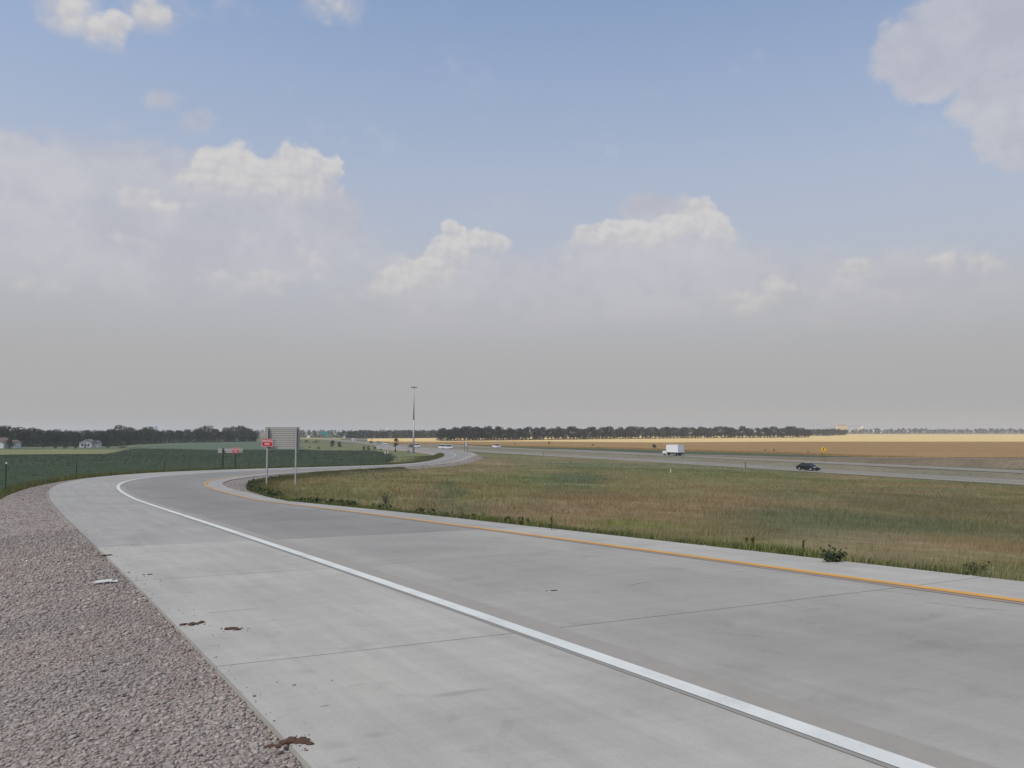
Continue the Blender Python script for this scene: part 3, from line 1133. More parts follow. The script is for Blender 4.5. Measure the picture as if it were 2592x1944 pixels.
edge_f = lambda s: np.interp(s, [-16, 30, 38, 50, 70, 100], [.18, .2, .8, 1.6, 1.2, .5])
bright = lambda n, lo=.75, hi=1.3: rng.uniform(lo, hi, (n, 1))
for (n, x0, x1, y0, y1, h0, h1, wd, sg) in [(260000, -20, 32, 8, 34, .07, .22, .011, 1), (230000, -28, 62, 34, 75, .10, .26, .022, 1), (170000, -30, 90, 75, 150, .12, .30, .045, 1),
                                            (70000, -60, 110, 150, 300, .14, .30, .09, 1)]:
    x, y = scatter(n, x0, x1, y0, y1)
    mk, s, o, h = infield_mask(x, y, edge_f)
    x, y = x[mk], y[mk]
    cl = fbm(x, y, 1.3, 3)
    bare = sstep(.60, .72, fbm(x + 17, y + 71, 3.5, 3))
    keep = rng.random(len(x)) < np.clip(.35 + 1.1 * (cl - .3), .25, 1) * (1 - .75 * bare)
    x, y = x[keep], y[keep]
    cl = cl[keep]
    c = grass_col(x, y)
    straw = rng.random(len(x)) < .20
    c = np.where(straw[:, None], c * .35 + np.array((.22, .162, .084)) * .65, c) * bright(len(x)) * 1.36
    hgt = rng.uniform(h0, h1, len(x)) * (.55 + .9 * cl)
    gr = (c[:, 1] > c[:, 0])
    hgt = np.where(gr, hgt * 1.15, hgt)
    blades(x, y, hgt, np.full(len(x), wd), c, segs=sg)
# seed heads and stray stalks standing over the mown grass
x, y = scatter(26000, -28, 70, 9, 95)
mk, s, o, h = infield_mask(x, y, edge_f)
x, y = x[mk], y[mk]
k = rng.random(len(x)) < sstep(.46, .62, fbm(x - 50, y + 12, 6.0, 3)) * .8 + .06
x, y = x[k], y[k]
dd0 = np.hypot(x, y)
blades(x, y, rng.uniform(.18, .46, len(x)), np.clip(dd0 * .00055, .008, .04), np.array((.215, .175, .095))[None] * bright(len(x), .7, 1.3), bend=.25)
# taller green fringe along the pavement edge
n = 36000
s = rng.uniform(-18, 34, n)
o = WI + edge_f(s) + np.abs(rng.exponential(.55, n))
P = ramp(s, np.full(n, 0.0))
a = np.interp(s, RS, RA)
x, y = P[:, 0] + np.cos(a) * o, P[:, 1] + np.sin(a) * o
k = in_view(x, y) & (rng.random(n) < sstep(.30, .55, fbm(x, y, 1.7, 3)) * .95 + .05)
x, y = x[k], y[k]
nn = fbm(x, y, 2.2, 3)
c = np.where((nn > .5)[:, None], np.array((.150, .185, .055)), np.array((.110, .140, .050))) * bright(len(x), .6, 1.3)
straw = rng.random(len(x)) < .14
c = np.where(straw[:, None], np.array((.22, .17, .085)) * bright(len(x)), c)
blades(x, y, rng.uniform(.05, .20, len(x)) * (.4 + nn), np.full(len(x), .013), c, segs=2, bend=.45)
# inside of the bend
n = 30000
s = rng.uniform(34, 120, n)
o = WI + edge_f(s) + np.abs(rng.exponential(.7, n))
P = ramp(s, np.full(n, 0.0))
a = np.interp(s, RS, RA)
x, y = P[:, 0] + np.cos(a) * o, P[:, 1] + np.sin(a) * o
nn = fbm(x, y, 2.0, 3)
c = np.array((.105, .115, .045))[None] * bright(n, .6, 1.4)
blades(x, y, rng.uniform(.08, .28, n) * (.4 + nn), np.full(n, .03), c, segs=1, bend=.4)
flush('grass', 'mown olive and tan grass filling the infield slope')
# rough bank on the left
n = 90000
s = rng.uniform(14, 250, n)
o = -gw(s) - .1 - np.abs(rng.exponential(2.2, n))
P = ramp(s, np.zeros(n))
a = np.interp(s, RS, RA)
x, y = P[:, 0] + np.cos(a) * o, P[:, 1] + np.sin(a) * o
k = in_view(x, y)
x, y, s = x[k], y[k], s[k]
nn = fbm(x, y, 3.0, 3)
c = (np.array((.105, .125, .038))[None] * (nn > .48)[:, None] + np.array((.07, .085, .034))[None] * (nn <= .48)[:, None]) * bright(len(x), .6, 1.35)
straw = rng.random(len(x)) < .2
c = np.where(straw[:, None], np.array((.22, .19, .09)) * bright(len(x)), c)
blades(x, y, rng.uniform(.12, .42, len(x)) * (.6 + .7 * nn), np.interp(s, [14, 60, 250], [.016, .035, .12]), c, bend=.4)
flush('grass', 'rough green weeds and grass along the left bank of the ramp')
# median and far ditch grass
n = 110000
x, y = scatter(n, -140, 170, 110, 420)
h = hw_offset(x, y)
k = ((h > 13) & (h < 29)) | ((h > 46) & (h < 75))
x, y, h = x[k], y[k], h[k]
c = np.where((h < 40)[:, None], np.array((.155, .14, .085)), np.array((.052, .064, .028))) * (.7 + .6 * fbm(x, y, 12, 3))[:, None] * bright(len(x))
blades(x, y, rng.uniform(.10, .24, len(x)), np.full(len(x), .09), c, bend=.5)
flush('grass', 'faded grass of the highway median and the ditch beyond')

# ------------------------------------------------------------------ highway
def hstrip(name, o0, o1, z, mat, parent=None, i0=0, i1=None):
    sl_ = slice(i0, i1)
    A = HP[sl_] + HNORM[sl_] * o0
    Bq = HP[sl_] + HNORM[sl_] * o1
    n = len(A)
    V = np.concatenate([np.c_[A, np.full(n, z)], np.c_[Bq, np.full(n, z)]])
    Fc = [(i, n + i, n + i + 1, i + 1) for i in range(n - 1)]
    return mesh_obj(name, V, Fc, mat, parent)


near = hstrip('near_carriageway', -0.2, 11.4, HZ, 'highway_concrete')
tag(near, 'pale concrete near carriageway of the divided highway', 'road', kind='structure')
hstrip('edge_line', 1.9, 2.1, HZ + .006, 'white_paint', near)
hstrip('edge_line', 9.6, 9.8, HZ + .006, 'yellow_paint', near)
m = MB()
for i in range(0, len(HP) - 1, 2):
    c = HP[i] + HNORM[i] * 5.8
    an = math.atan2(HT[i, 1], HT[i, 0])
    m.box((c[0], c[1], HZ + .008), (3.0, .15, .002), (0, 0, an))
m.build('lane_line', 'white_paint', near)
ng = hstrip('shoulder_strip', 11.4, 15.0, HZ - .02, 'highway_shoulder')
tag(ng, 'grey gravel strip between near carriageway and median grass', 'road', kind='structure')
farc = hstrip('far_carriageway', 31.5, 42.0, HZ + .02, 'highway_concrete')
tag(farc, 'far carriageway of the divided highway, beyond the median', 'road', kind='structure')
hstrip('edge_line', 40.0, 40.2, HZ + .026, 'white_paint', farc)
hstrip('edge_line', 33.2, 33.4, HZ + .026, 'yellow_paint', farc)

# on-ramp climbing to the right behind the far carriageway
OR = catmull(np.array([(215., 42, 4.6), (150, 130, 2.7), (114, 176, 1.75), (93.5, 207, .95), (79, 226, .45), (56, 262, HZ + .03), (34, 303, HZ + .03), (18, 336, HZ + .03)]), 6.0)
d_ = np.gradient(OR[:, :2], axis=0)
d_ /= np.linalg.norm(d_, axis=1)[:, None]
nr = np.stack([d_[:, 1], -d_[:, 0]], 1)
prof = [(-14, None), (-5.2, -.12), (-4.0, -.05), (3.0, -.05), (4.2, -.12), (13, None)]
V, k = [], len(prof)
for p, n_ in zip(OR, nr):
    for o, dz in prof:
        V.append((p[0] + n_[0] * o, p[1] + n_[1] * o, (0.03 if dz is None else max(0.06, p[2] + dz))))
Fc = [(i * k + j, i * k + j + 1, (i + 1) * k + j + 1, (i + 1) * k + j) for i in range(len(OR) - 1) for j in range(k - 1)]
emb = mesh_obj('embankment', V, Fc, 'ground_earth', col=np.array([(.15, .115, .07)] * len(V)) * (.8 + .4 * rng.random((len(V), 1))))
tag(emb, 'brownish grass bank carrying the on-ramp at the right', 'bank', kind='structure')
V = [(p[0] + n_[0] * o, p[1] + n_[1] * o, p[2]) for p, n_ in zip(OR, nr) for o in (-3.4, 2.6)]
onr = mesh_obj('on_ramp', V, [(2 * i, 2 * i + 1, 2 * i + 3, 2 * i + 2) for i in range(len(OR) - 1)], 'highway_concrete')
tag(onr, 'narrow pale on-ramp joining the far carriageway', 'road', kind='structure')


# ------------------------------------------------------------------ fields
def field(name, pts, z, mat, label, cat, skirt=True):
    """crop standing on the plain: a flat-topped block"""
    bm = bmesh.new()
    top = [bm.verts.new((p[0], p[1], z)) for p in pts]
    bm.faces.new(top)
    if skirt:
        bot = [bm.verts.new((p[0], p[1], -.05)) for p in pts]
        n = len(pts)
        for i in range(n):
            bm.faces.new((top[i], bot[i], bot[(i + 1) % n], top[(i + 1) % n]))
    bmesh.ops.recalc_face_normals(bm, faces=bm.faces)
    bmesh.ops.triangulate(bm, faces=[f for f in bm.faces if len(f.verts) > 4])
    me = bpy.data.meshes.new(name)
    bm.to_mesh(me)
    bm.free()
    return tag(finish(name, me, mat), label, cat, kind='structure')


def pz(lst, z):
    return [at(x, y, z)[:2] for x, y in lst]


tan_near = pz([(980, 1120.5), (1130, 1122.5), (1300, 1127.5), (1385, 1129), (1600, 1133), (1830, 1140), (2000, 1144.5), (2200, 1152), (2400, 1157.5), (2592, 1158), (3000, 1158)], .65)
tan_far = pz([(3000, 1119), (2592, 1118.5), (2000, 1118.5), (1700, 1120.5), (1400, 1118), (1130, 1118.5), (980, 1118)], .65)
field('wheat_field', tan_near + tan_far, .65, 'wheat_tan', 'tan brown wheat field beyond the highway', 'field')
gold = pz([(930, 1116.2), (1130, 1117.6), (1400, 1117.2), (1700, 1119.6), (2000, 1117.6), (2592, 1117.6), (3200, 1117.6), (3200, 1099), (2592, 1099), (2150, 1099), (2100, 1103.6), (1700, 1102), (1300, 1104), (1074, 1109), (930, 1110)], .55)
field('wheat_field', gold, .55, 'wheat_gold', 'bright golden wheat field stretching to the far tree line', 'field')
field('stubble_field', pz([(700, 1112), (860, 1112), (880, 1107), (860, 1105.5), (760, 1105)], .3), .3, 'straw', 'pale straw coloured strip near the distant signs', 'field')
field('lawn', pz([(-80, 1151), (60, 1150.5), (180, 1149), (270, 1148.5), (300, 1142), (340, 1132.6), (200, 1136), (0, 1138.5), (-80, 1139)], .12), .12, 'lawn', 'yellow green strip of rough lawn before the farmhouses', 'lawn')
field('bean_field', pz([(-200, 1135), (300, 1137), (340, 1133), (560, 1139), (700, 1138), (780, 1138), (750, 1124), (660, 1117.5), (440, 1121.5), (330, 1131), (-200, 1134)], .22), .22, 'beans_far', 'paler green field at the back before the trees', 'field')
# the near beans fill the ground between the bank, the highway and the back field
bx = np.arange(-275, 0.1, 2.5)
by = np.arange(30, 345.1, 2.5)
BXX, BYY = np.meshgrid(bx, by, indexing='ij')
sB, oB = ramp_so(BXX, BYY)
hB = hw_offset(BXX, BYY)
gzB = ground_z(BXX, BYY).ravel()
# limit at the back: photo row of the far edge, by column
lim_x = np.array([-200, 0, 180, 270, 300, 340, 560, 700, 780, 865, 953, 980, 1021, 1080])
lim_y = np.array([1149.5, 1149.5, 1148.5, 1148, 1141, 1133.5, 1138.8, 1138.3, 1138, 1139.5, 1138.8, 1140.5, 1144.5, 1150])
rat = BXX.ravel() / np.maximum(BYY.ravel(), 1)
colx = CX + F * rat
maxY = (HC - .5) * F / (np.interp(colx, lim_x, lim_y) - HOR)
okb = (oB < -8 - 6 * sstep(150, 240, sB)) & (hB < -15) & (BYY.ravel() < maxY) & (gzB < 1.6)
okb = okb.reshape(BXX.shape)
cell = okb[:-1, :-1] & okb[1:, :-1] & okb[1:, 1:] & okb[:-1, 1:]
nyb = BXX.shape[1]
ci, cj = np.nonzero(cell)
a0 = ci * nyb + cj
Fq = np.stack([a0, a0 + nyb, a0 + nyb + 1, a0 + 1], 1)
zb = np.maximum(gzB, 0) + .42 + .10 * (fbm(BXX.ravel(), BYY.ravel(), 7.0, 3) - .5)
used = np.zeros(len(zb), bool)
used[Fq.ravel()] = True
remap = np.cumsum(used) - 1
bf = fast_mesh('bean_field', np.c_[BXX.ravel(), BYY.ravel(), zb][used], remap[Fq], 'beans', smooth=True)
tag(bf, 'dark green soybean field left of the ramp', 'field', kind='structure')
# leafy tops over the near part of it
n = 120000
x, y = rng.uniform(-230, -10, n), rng.uniform(40, 330, n)
k = in_view(x, y)
x, y = x[k], y[k]
ia, ja = ((x - bx[0]) / 2.5).astype(int), ((y - by[0]) / 2.5).astype(int)
inb = (ia >= 0) & (ja >= 0) & (ia < cell.shape[0]) & (ja < cell.shape[1])
ia, ja = np.clip(ia, 0, cell.shape[0] - 1), np.clip(ja, 0, cell.shape[1] - 1)
k = inb & cell[ia, ja]
x, y = x[k], y[k]
n = len(x)
zz = np.maximum(ground_z(x, y), 0) + .43 + rng.uniform(0, .05, n)
dist = np.hypot(x, y)
half = np.clip(dist * .0008, .05, .22) * rng.uniform(.7, 1.3, n)
th, ti = rng.uniform(0, 6.28, n), rng.normal(0, .22, n)
q = np.array([(-1, -1), (1, -1), (1, 1), (-1, 1)])
X = q[None, :, 0] * half[:, None]
Y = q[None, :, 1] * half[:, None]
Zq = X * np.sin(ti)[:, None] * .6
Xr = X * np.cos(th)[:, None] - Y * np.sin(th)[:, None]
Yr = X * np.sin(th)[:, None] + Y * np.cos(th)[:, None]
Vv = np.stack([Xr + x[:, None], Yr + y[:, None], Zq + zz[:, None]], -1).reshape(-1, 3)
cc = np.array((.040, .060, .029))[None] * rng.uniform(.75, 1.25, (n, 1)) * (.8 + .4 * fbm(x, y, 30, 3))[:, None]
o = fast_mesh('bean_leaves', Vv, np.arange(n * 4).reshape(n, 4), 'leaf', np.repeat(cc, 4, 0))
tag(o, 'leafy tops of the soybean crop', 'crop', kind='stuff')


# ------------------------------------------------------------------ leafy plants
def quads_cloud(C, half, col, nrm=None):
    """leaf quads at centres C with random turn"""
    n = len(C)
    u = rng.normal(0, 1, (n, 3))
    u /= np.linalg.norm(u, axis=1)[:, None]
    w = rng.normal(0, 1, (n, 3))
    w = np.cross(u, w)
    w /= np.linalg.norm(w, axis=1)[:, None]
    hh_ = half[:, None]
    V = np.stack([C - u * hh_, C + w * hh_ * .62, C + u * hh_, C - w * hh_ * .62], 1).reshape(-1, 3)
    return V, np.arange(n * 4).reshape(n, 4), np.repeat(col, 4, 0)


def crown_mesh(seed, h, rad, base, leaf=.34, nl=9, per=110, col=(.034, .046, .026), sparse=0.0):
    r_ = np.random.default_rng(seed)
    Cs, cols = [], []
    lobes = []
    for i in range(nl):
        t = (i + .5) / nl
        zz = base + (h - base) * (.16 + .74 * t) + r_.normal(0, .3)
        rr = rad * (1.0 - abs(t - .42) * 1.15)
        an = r_.uniform(0, 6.28)
        d = rr * r_.uniform(.30, .80)
        lr = rad * r_.uniform(.26, .50) * (1 - .2 * t)
        lobes.append((math.cos(an) * d, math.sin(an) * d, min(zz, h - lr * .62), lr))
    lobes.append((0, 0, h - rad * .42, rad * .5))
    for (lx, ly, lz, lr) in lobes:
        n = int(per * (lr / (rad * .42)) ** 2 * (1 - sparse))
        u = r_.normal(0, 1, (n, 3))
        u /= np.linalg.norm(u, axis=1)[:, None]
        rr = lr * r_.uniform(.45, 1.08, n) ** .6
        c = u * rr[:, None] * np.array((1, 1, .78)) + np.array((lx, ly, lz))
        Cs.append(c)
        cols.append(np.array(col)[None] * r_.uniform(.65, 1.4, (n, 1)) * r_.uniform(.85, 1.15))
    C = np.concatenate(Cs)
    cl = np.concatenate(cols)
    k = (C[:, 2] > base * .9) & (C[:, 2] < h)
    C, cl = C[k], cl[k]
    return quads_cloud(C, r_.uniform(.6, 1.3, len(C)) * leaf, cl), lobes


def tree_proto(seed, h, rad, base, **kw):
    (V, Fq_, cl), lobes = crown_mesh(seed, h, rad, base, **kw)
    r_ = random.Random(seed)
    m = MB()
    tr = .035 * h * r_.uniform(.7, 1.0)
    mid = (r_.uniform(-.2, .2), r_.uniform(-.2, .2), base * 1.05)
    m.tube((0, 0, -.3), mid, tr, tr * .72, 7)
    m.tube(mid, (mid[0] * 1.5, mid[1] * 1.5, h * .72), tr * .70, tr * .2, 6)
    for (lx, ly, lz, lr) in lobes[::2]:
        z0 = base * r_.uniform(.75, 1.25)
        m.tube((mid[0] * .8, mid[1] * .8, z0), (lx, ly, lz), tr * .42, tr * .12, 5)
    me = bpy.data.meshes.new('trunk')
    bmesh.ops.recalc_face_normals(m.bm, faces=m.bm.faces)
    m.bm.to_mesh(me)
    m.bm.free()
    me.materials.append(MATS['bark'])
    cr = fast_mesh('crown', V, Fq_, 'leaf', cl)
    cm = cr.data
    bpy.data.objects.remove(cr)
    return me, cm


def plant_tree(protos, name, x, y, h, label, group, i=None, wide=1.0, z=None):
    me, cm, ph = random.choice(protos) if i is None else protos[i % len(protos)]
    k = h / ph
    zz = float(ground_z([x], [y])[0]) if z is None else z
    t = empty(name, (x, y, zz - .05), random.uniform(0, 6.28))
    t.scale = (k * wide, k * wide, k)
    tag(t, label, 'tree', group)
    for nm, dm in (('trunk', me), ('crown', cm)):
        o = bpy.data.objects.new(nm, dm)
        COL.objects.link(o)
        o.parent = t
    return t


WBP = [tree_proto(100 + i, 11.5, 4.5 + .4 * (i % 3), 1.1 + .5 * (i % 2), leaf=.34, nl=15, per=110, col=(.036, .040, .028), sparse=.12 * (i % 2)) + (11.5,) for i in range(7)]
LBP = [tree_proto(200 + i, 10.0, 4.7 + .5 * (i % 3), .35, leaf=.30, nl=18, per=120, col=(.030, .044, .026)) + (10.0,) for i in range(6)]
# long windbreak behind the tan field
px = 1116.0
i = 0
while px < 2046:
    by_ = np.interp(px, [1110, 1250, 1650, 2040], [1117.5, 1116.5, 1111.5, 1108.5])
    d = HC * F / (by_ - HOR) * random.uniform(.985, 1.015)
    x, y = col_at(px, d)
    tp = random.uniform(1077.5, 1087) if px > 1160 else random.uniform(1080, 1088)
    h = HC + (HOR - tp) / F * d
    plant_tree(WBP, 'windbreak_tree', x, y, h, 'leftmost tree of the long windbreak row behind the tan field' if i == 0 else 'dark leafy tree in the long windbreak row behind the tan field', 'windbreak trees beyond the tan field', i, wide=random.uniform(1.0, 1.6), z=0)
    px += random.uniform(6.0, 11.5)
    i += 1
# left belt behind the houses and bean field
LB = [(-12, 1078), (8, 1080), (22, 1076), (48, 1080), (75, 1082), (98, 1085), (128, 1087), (142, 1086), (170, 1091), (196, 1092), (226, 1092), (258, 1090), (284, 1084), (308, 1075.5), (330, 1080), (352, 1087), (373, 1079.5), (392, 1086),
      (412, 1091), (432, 1088), (455, 1090), (474, 1086), (500, 1084), (524, 1077), (546, 1084), (575, 1081), (592, 1078.5), (614, 1077), (632, 1083), (646, 1091)]
LBL = {22: 'tall broad tree over the brown roofed house at the left edge', 75: 'flat topped tree right of the brown roofed house', 308: 'tallest tree of the belt, right of the white gabled house', 373: 'tall round tree just left of the blue water tank',
       524: 'tall dome shaped tree right of the blue water tank', 592: 'tall loose crowned tree left of its taller neighbour at the belt end', 614: 'tall open crowned tree nearest the large sign', 646: 'low tree ending the belt beside the large sign'}
for i, (px, tp) in enumerate(LB):
    by_ = np.interp(px, [0, 300, 345, 440, 650], [1131, 1129, 1125, 1121, 1117.5])
    d = HC * F / (by_ - HOR) * random.uniform(1.0, 1.05)
    x, y = col_at(px, d)
    h = HC + (HOR - tp) / F * d
    plant_tree(LBP, 'belt_tree', x, y, h, LBL.get(px, 'dense dark tree in the belt behind the green bean field'), 'trees in the left belt', i, wide=1.35 if tp < 1080 else 1.15)
for i in range(26):
    px = -10 + i * 26 + random.uniform(-6, 6)
    by_ = np.interp(px, [0, 300, 345, 440, 650], [1127, 1125, 1121, 1118, 1114.5])
    d = HC * F / (by_ - HOR)
    x, y = col_at(px, d)
    plant_tree(LBP, 'belt_tree', x, y, HC + (HOR - random.uniform(1088, 1094)) / F * d, 'lower tree filling the back of the belt behind the bean field', 'back trees in the left belt', i, wide=1.5)
# second belt, farther, between the signs and the windbreak
for i in range(44):
    px = 690 + i * 10.2 + random.uniform(-4, 4)
    d = random.uniform(760, 900) if px > 860 else random.uniform(1100, 1350)
    x, y = col_at(px, d)
    tp = random.uniform(1087.5, 1092) if px > 860 else random.uniform(1091.5, 1095.5)
    plant_tree(LBP, 'belt_tree', x, y, HC + (HOR - tp) / F * d, 'hazy tree in the distant belt beside the highway', 'trees in the middle belt', i, wide=1.5)


def far_wood(name, px0, px1, n, d0, d1, t0, t1, label):
    Vs, Fs, Cs, c = [], [], [], 0
    for i in range(n):
        px = px0 + (px1 - px0) * (i + random.random()) / n
        d = random.uniform(d0, d1)
        x, y = col_at(px, d)
        h = HC + (HOR - random.uniform(t0, t1)) / F * d
        (V, Fq_, cl), _ = crown_mesh(900 + i, h, h * .55, .6, leaf=h * .10, nl=5, per=26, col=(.036, .044, .032))
        Vs.append(V + np.array((x, y, 0)))
        Fs.append(Fq_ + c)
        Cs.append(cl)
        c += len(V)
    o = fast_mesh(name, np.concatenate(Vs), np.concatenate(Fs), 'leaf', np.concatenate(Cs))
    return tag(o, label, 'wood', kind='stuff')


far_wood('far_wood', 1990, 2140, 46, 1150, 1300, 1085, 1089, 'far low wood just right of the windbreak')
far_wood('far_wood', 2090, 2900, 150, 1900, 2100, 1083.5, 1089, 'hazy wood along the horizon at the right')
far_wood('far_wood', -300, 760, 120, 1500, 1900, 1087, 1091, 'hazy wood along the horizon at the left')
far_wood('far_wood', 760, 1200, 60, 1500, 1900, 1087, 1091, 'hazy wood along the horizon behind the highway')


def undergrowth(pts, n, hmax, half, col, label):
    """scrub filling the foot of a tree row; pts are (photo column, depth)"""
    pts = np.array(pts, float)
    px = rng.uniform(pts[0, 0], pts[-1, 0], n)
    d = np.interp(px, pts[:, 0], pts[:, 1]) * rng.uniform(.992, 1.012, n)
    x, y = (px - CX) / F * d, d
    hh_ = hmax * (.35 + .9 * vnoise(px, px * 0, 9.0))
    z = rng.random(n) ** 1.4 * hh_
    V, Fq_, cl = quads_cloud(np.c_[x, y, z], rng.uniform(.6, 1.3, n) * half, np.array(col)[None] * rng.uniform(.6, 1.4, (n, 1)))
    tag(fast_mesh('undergrowth', V, Fq_, 'leaf', cl), label, 'undergrowth', kind='stuff')


undergrowth([(1112, 583), (1250, 606), (1650, 746), (2046, 872)], 9000, 2.0, .42, (.040, .036, .026), 'dark scrub along the foot of the windbreak')
undergrowth([(-20, 388), (300, 408), (345, 455), (440, 516), (650, 586)], 9000, 3.2, .38, (.030, .042, .026), 'dark scrub along the foot of the left tree belt')
undergrowth([(690, 900), (860, 850), (1110, 820)], 3500, 3.0, .6, (.034, .042, .028), 'dark scrub along the foot of the middle belt')


def shrub_proto(seed, h, rad, col, leaf=.16, per=70):
    (V, Fq_, cl), lobes = crown_mesh(seed, h, rad, .05 * h, leaf=leaf, nl=5, per=per, col=col)
    return V, Fq_, cl, lobes


def shrub(name, x, y, h, rad, label, group=None, col=(.045, .06, .03), seed=0, stem=.0, cat='shrub'):
    t = empty(name, (x, y, float(surf_z([x], [y])[0]) - .02))
    V, Fq_, cl, lobes = shrub_proto(300 + seed, h, rad, col, leaf=max(.03, h * .07))
    fast_mesh('foliage', V, Fq_, 'leaf', cl, parent=t)
    m = MB()
    for (lx, ly, lz, lr) in lobes[:4]:
        m.tube((0, 0, -.1), (lx, ly, lz), h * .025, h * .008, 5)
    m.build('stem', 'bark', t)
    return tag(t, label, cat, group)


for i, (px, py, w, h, lab) in enumerate([
    (843, 1130, 18, 17, 'round dark bush left of its twin beside the highway bank'), (861, 1131, 16, 14, 'second round dark bush beside the highway bank'),
    (922, 1138, 12, 10, 'dark shrub at the field end, leftmost of three'), (934, 1138, 11, 11, 'dark shrub at the field end, middle of three'), (949, 1138, 13, 9, 'dark shrub at the field end, rightmost of three'),
    (966, 1140, 6, 6, 'small weed bush just before the diamond sign'), (1002, 1143, 9, 7, 'low bush under the young tree'), (1034, 1144, 10, 6, 'low bush close to the tall light pole'),
    (808, 1137, 9, 8, 'scrubby bush at the edge of the beans'), (785, 1135, 8, 6, 'small scrub bush at the edge of the beans, leftmost'), (775, 1120, 24, 8, 'long low hedge bush on the far bank'), (800, 1121, 22, 8, 'low brown hedge bush on the far bank'), (760, 1118, 20, 6, 'hedge bush touching the big sign in view'),
    (1390, 1128, 7, 12, 'thin bush at the wheat edge'), (1304, 1127, 6, 6, 'small bush beside the wheat near the white pickup'), (1655, 1136, 20, 13, 'bush at the wheat edge just left of the box truck'), (1934, 1143.5, 12, 7, 'low bush at the wheat edge, left of its pair'), (1957, 1144, 12, 8, 'low bush at the wheat edge, right of its pair'),
    (2044, 1147, 8, 7, 'small bush left of the yellow sign'), (1500, 1130, 10, 7, 'low bush on the ditch midway along the wheat'), (1535, 1131, 8, 4, 'low weed clump on the ditch before the wheat'), (2075, 1147.5, 12, 5, 'weed clump below the yellow sign'),
    (1108, 1116, 14, 7, 'low bush at the left end of the windbreak'), (143, 1135, 13, 8, 'round garden bush between the two houses'), (112, 1134, 12, 5, 'garden shrub near the brown roofed house'), (168, 1135, 16, 9, 'garden shrub left of the white house'), (196, 1135, 12, 8, 'garden shrub touching the white house'), (310, 1134, 30, 10, 'spreading shrub at the lawn corner'), (278, 1134, 18, 8, 'shrub right of the white house')]):
    d = (HC - .2) * F / (py - HOR)
    x, y = col_at(px, d)
    k = d / F
    shrub('shrub', x, y, h * k, w * k / 2, lab, 'wayside shrubs', seed=i, col=(.040, .050, .026) if i % 3 else (.055, .062, .03))
# young tree beside the highway
d = 300.0
x, y = col_at(1002, d)
me_, cm_ = tree_proto(41, 5.2, 1.35, 2.2, leaf=.22, nl=7, per=34, col=(.03, .04, .022))
plant_tree([(me_, cm_, 5.2)], 'young_tree', x, y, 5.2, 'young sparse tree standing alone left of the light pole', None)


# weeds along the right-hand pavement edge
def weed(px, py, h, rad, label, col, dead=False, seed=0):
    p = hit(px, py)
    t = empty('weed', (p.x, p.y, p.z - .01))
    r_ = np.random.default_rng(seed)
    m = MB()
    n = 9 if not dead else 4
    tips = []
    for i in range(n):
        an = r_.uniform(0, 6.28)
        l = rad * r_.uniform(.3, 1.0) * (.4 if dead else 1)
        tp = (math.cos(an) * l, math.sin(an) * l, h * r_.uniform(.65, 1.0))
        m.tube((0, 0, -.05), (tp[0] * .4, tp[1] * .4, tp[2] * .6), .008, .006, 5)
        m.tube((tp[0] * .4, tp[1] * .4, tp[2] * .6), tp, .006, .003, 5)
        tips.append(tp)
    m.build('stem', 'post_wood' if dead else 'bark', t)
    C = []
    lf = .5 if rad < .35 else .8
    for tp in tips:
        for k in range(26 if not dead else 16):
            f_ = r_.uniform(.25 if not dead else .5, 1.0)
            C.append(np.array(tp) * f_ + r_.normal(0, .03 if not dead else .012, 3))
    C = np.array(C)
    C[:, 2] = np.clip(C[:, 2], .02, None)
    cl = np.array(col)[None] * r_.uniform(.6, 1.4, (len(C), 1))
    V, Fq_, c2_ = quads_cloud(C, r_.uniform(.03, .075, len(C)) * (lf if not dead else .35), cl)
    fast_mesh('leaves', V, Fq_, 'leaf', c2_, parent=t)
    return tag(t, label, 'weed')


GW = (.05, .075, .035)
weed(2108, 1422, .18, .20, 'bushy grey green thistle at the pavement edge on the right', GW, seed=1)
weed(2034, 1404, .34, .1, 'dead brown seed stalk just left of the thistle', (.06, .045, .025), True, 2)
weed(1890, 1388, .30, .1, 'dark dock stalk at the pavement edge, left of its twin', (.06, .055, .025), True, 3)
weed(1906, 1390, .30, .1, 'dark dock stalk at the pavement edge, right of its twin', (.06, .055, .025), True, 4)
weed(977, 1292, .85, .3, 'tall dark weed rising above the grass near the bend', (.045, .06, .026), seed=5)
weed(1397, 1342, .34, .08, 'pale thin grass stalk at the pavement edge', (.17, .18, .07), True, 6)
weed(2470, 1452, .20, .3, 'leafy green clump at the pavement edge, far right', (.06, .09, .035), seed=7)
# dark weedy hem on the inside of the bend
C, cl = [], []
s = rng.uniform(8, 74, 5200)
o = WI + edge_f(s) + .05 + np.abs(rng.normal(0, .35, len(s)))
P = ramp(s, np.zeros(len(s)))
a = np.interp(s, RS, RA)
x, y = P[:, 0] + np.cos(a) * o, P[:, 1] + np.sin(a) * o
cl_ = sstep(.38, .6, fbm(x, y, 1.1, 3)) * np.interp(s, [8, 20, 34, 74], [.25, .6, 1, .7])
k = rng.random(len(s)) < cl_
x, y, cl_ = x[k], y[k], cl_[k]
hgt = rng.uniform(.02, .32, len(x)) * (.4 + .6 * cl_)
C = np.stack([x, y, surf_z(x, y) + hgt], 1)
V, Fq_, c2_ = quads_cloud(C, rng.uniform(.05, .11, len(x)), np.array((.060, .078, .032))[None] * rng.uniform(.5, 1.5, (len(x), 1)))
tag(fast_mesh('weed_hem', V, Fq_, 'leaf', c2_), 'dark leafy weeds hemming the grass along the inside of the bend', 'weeds', kind='stuff')

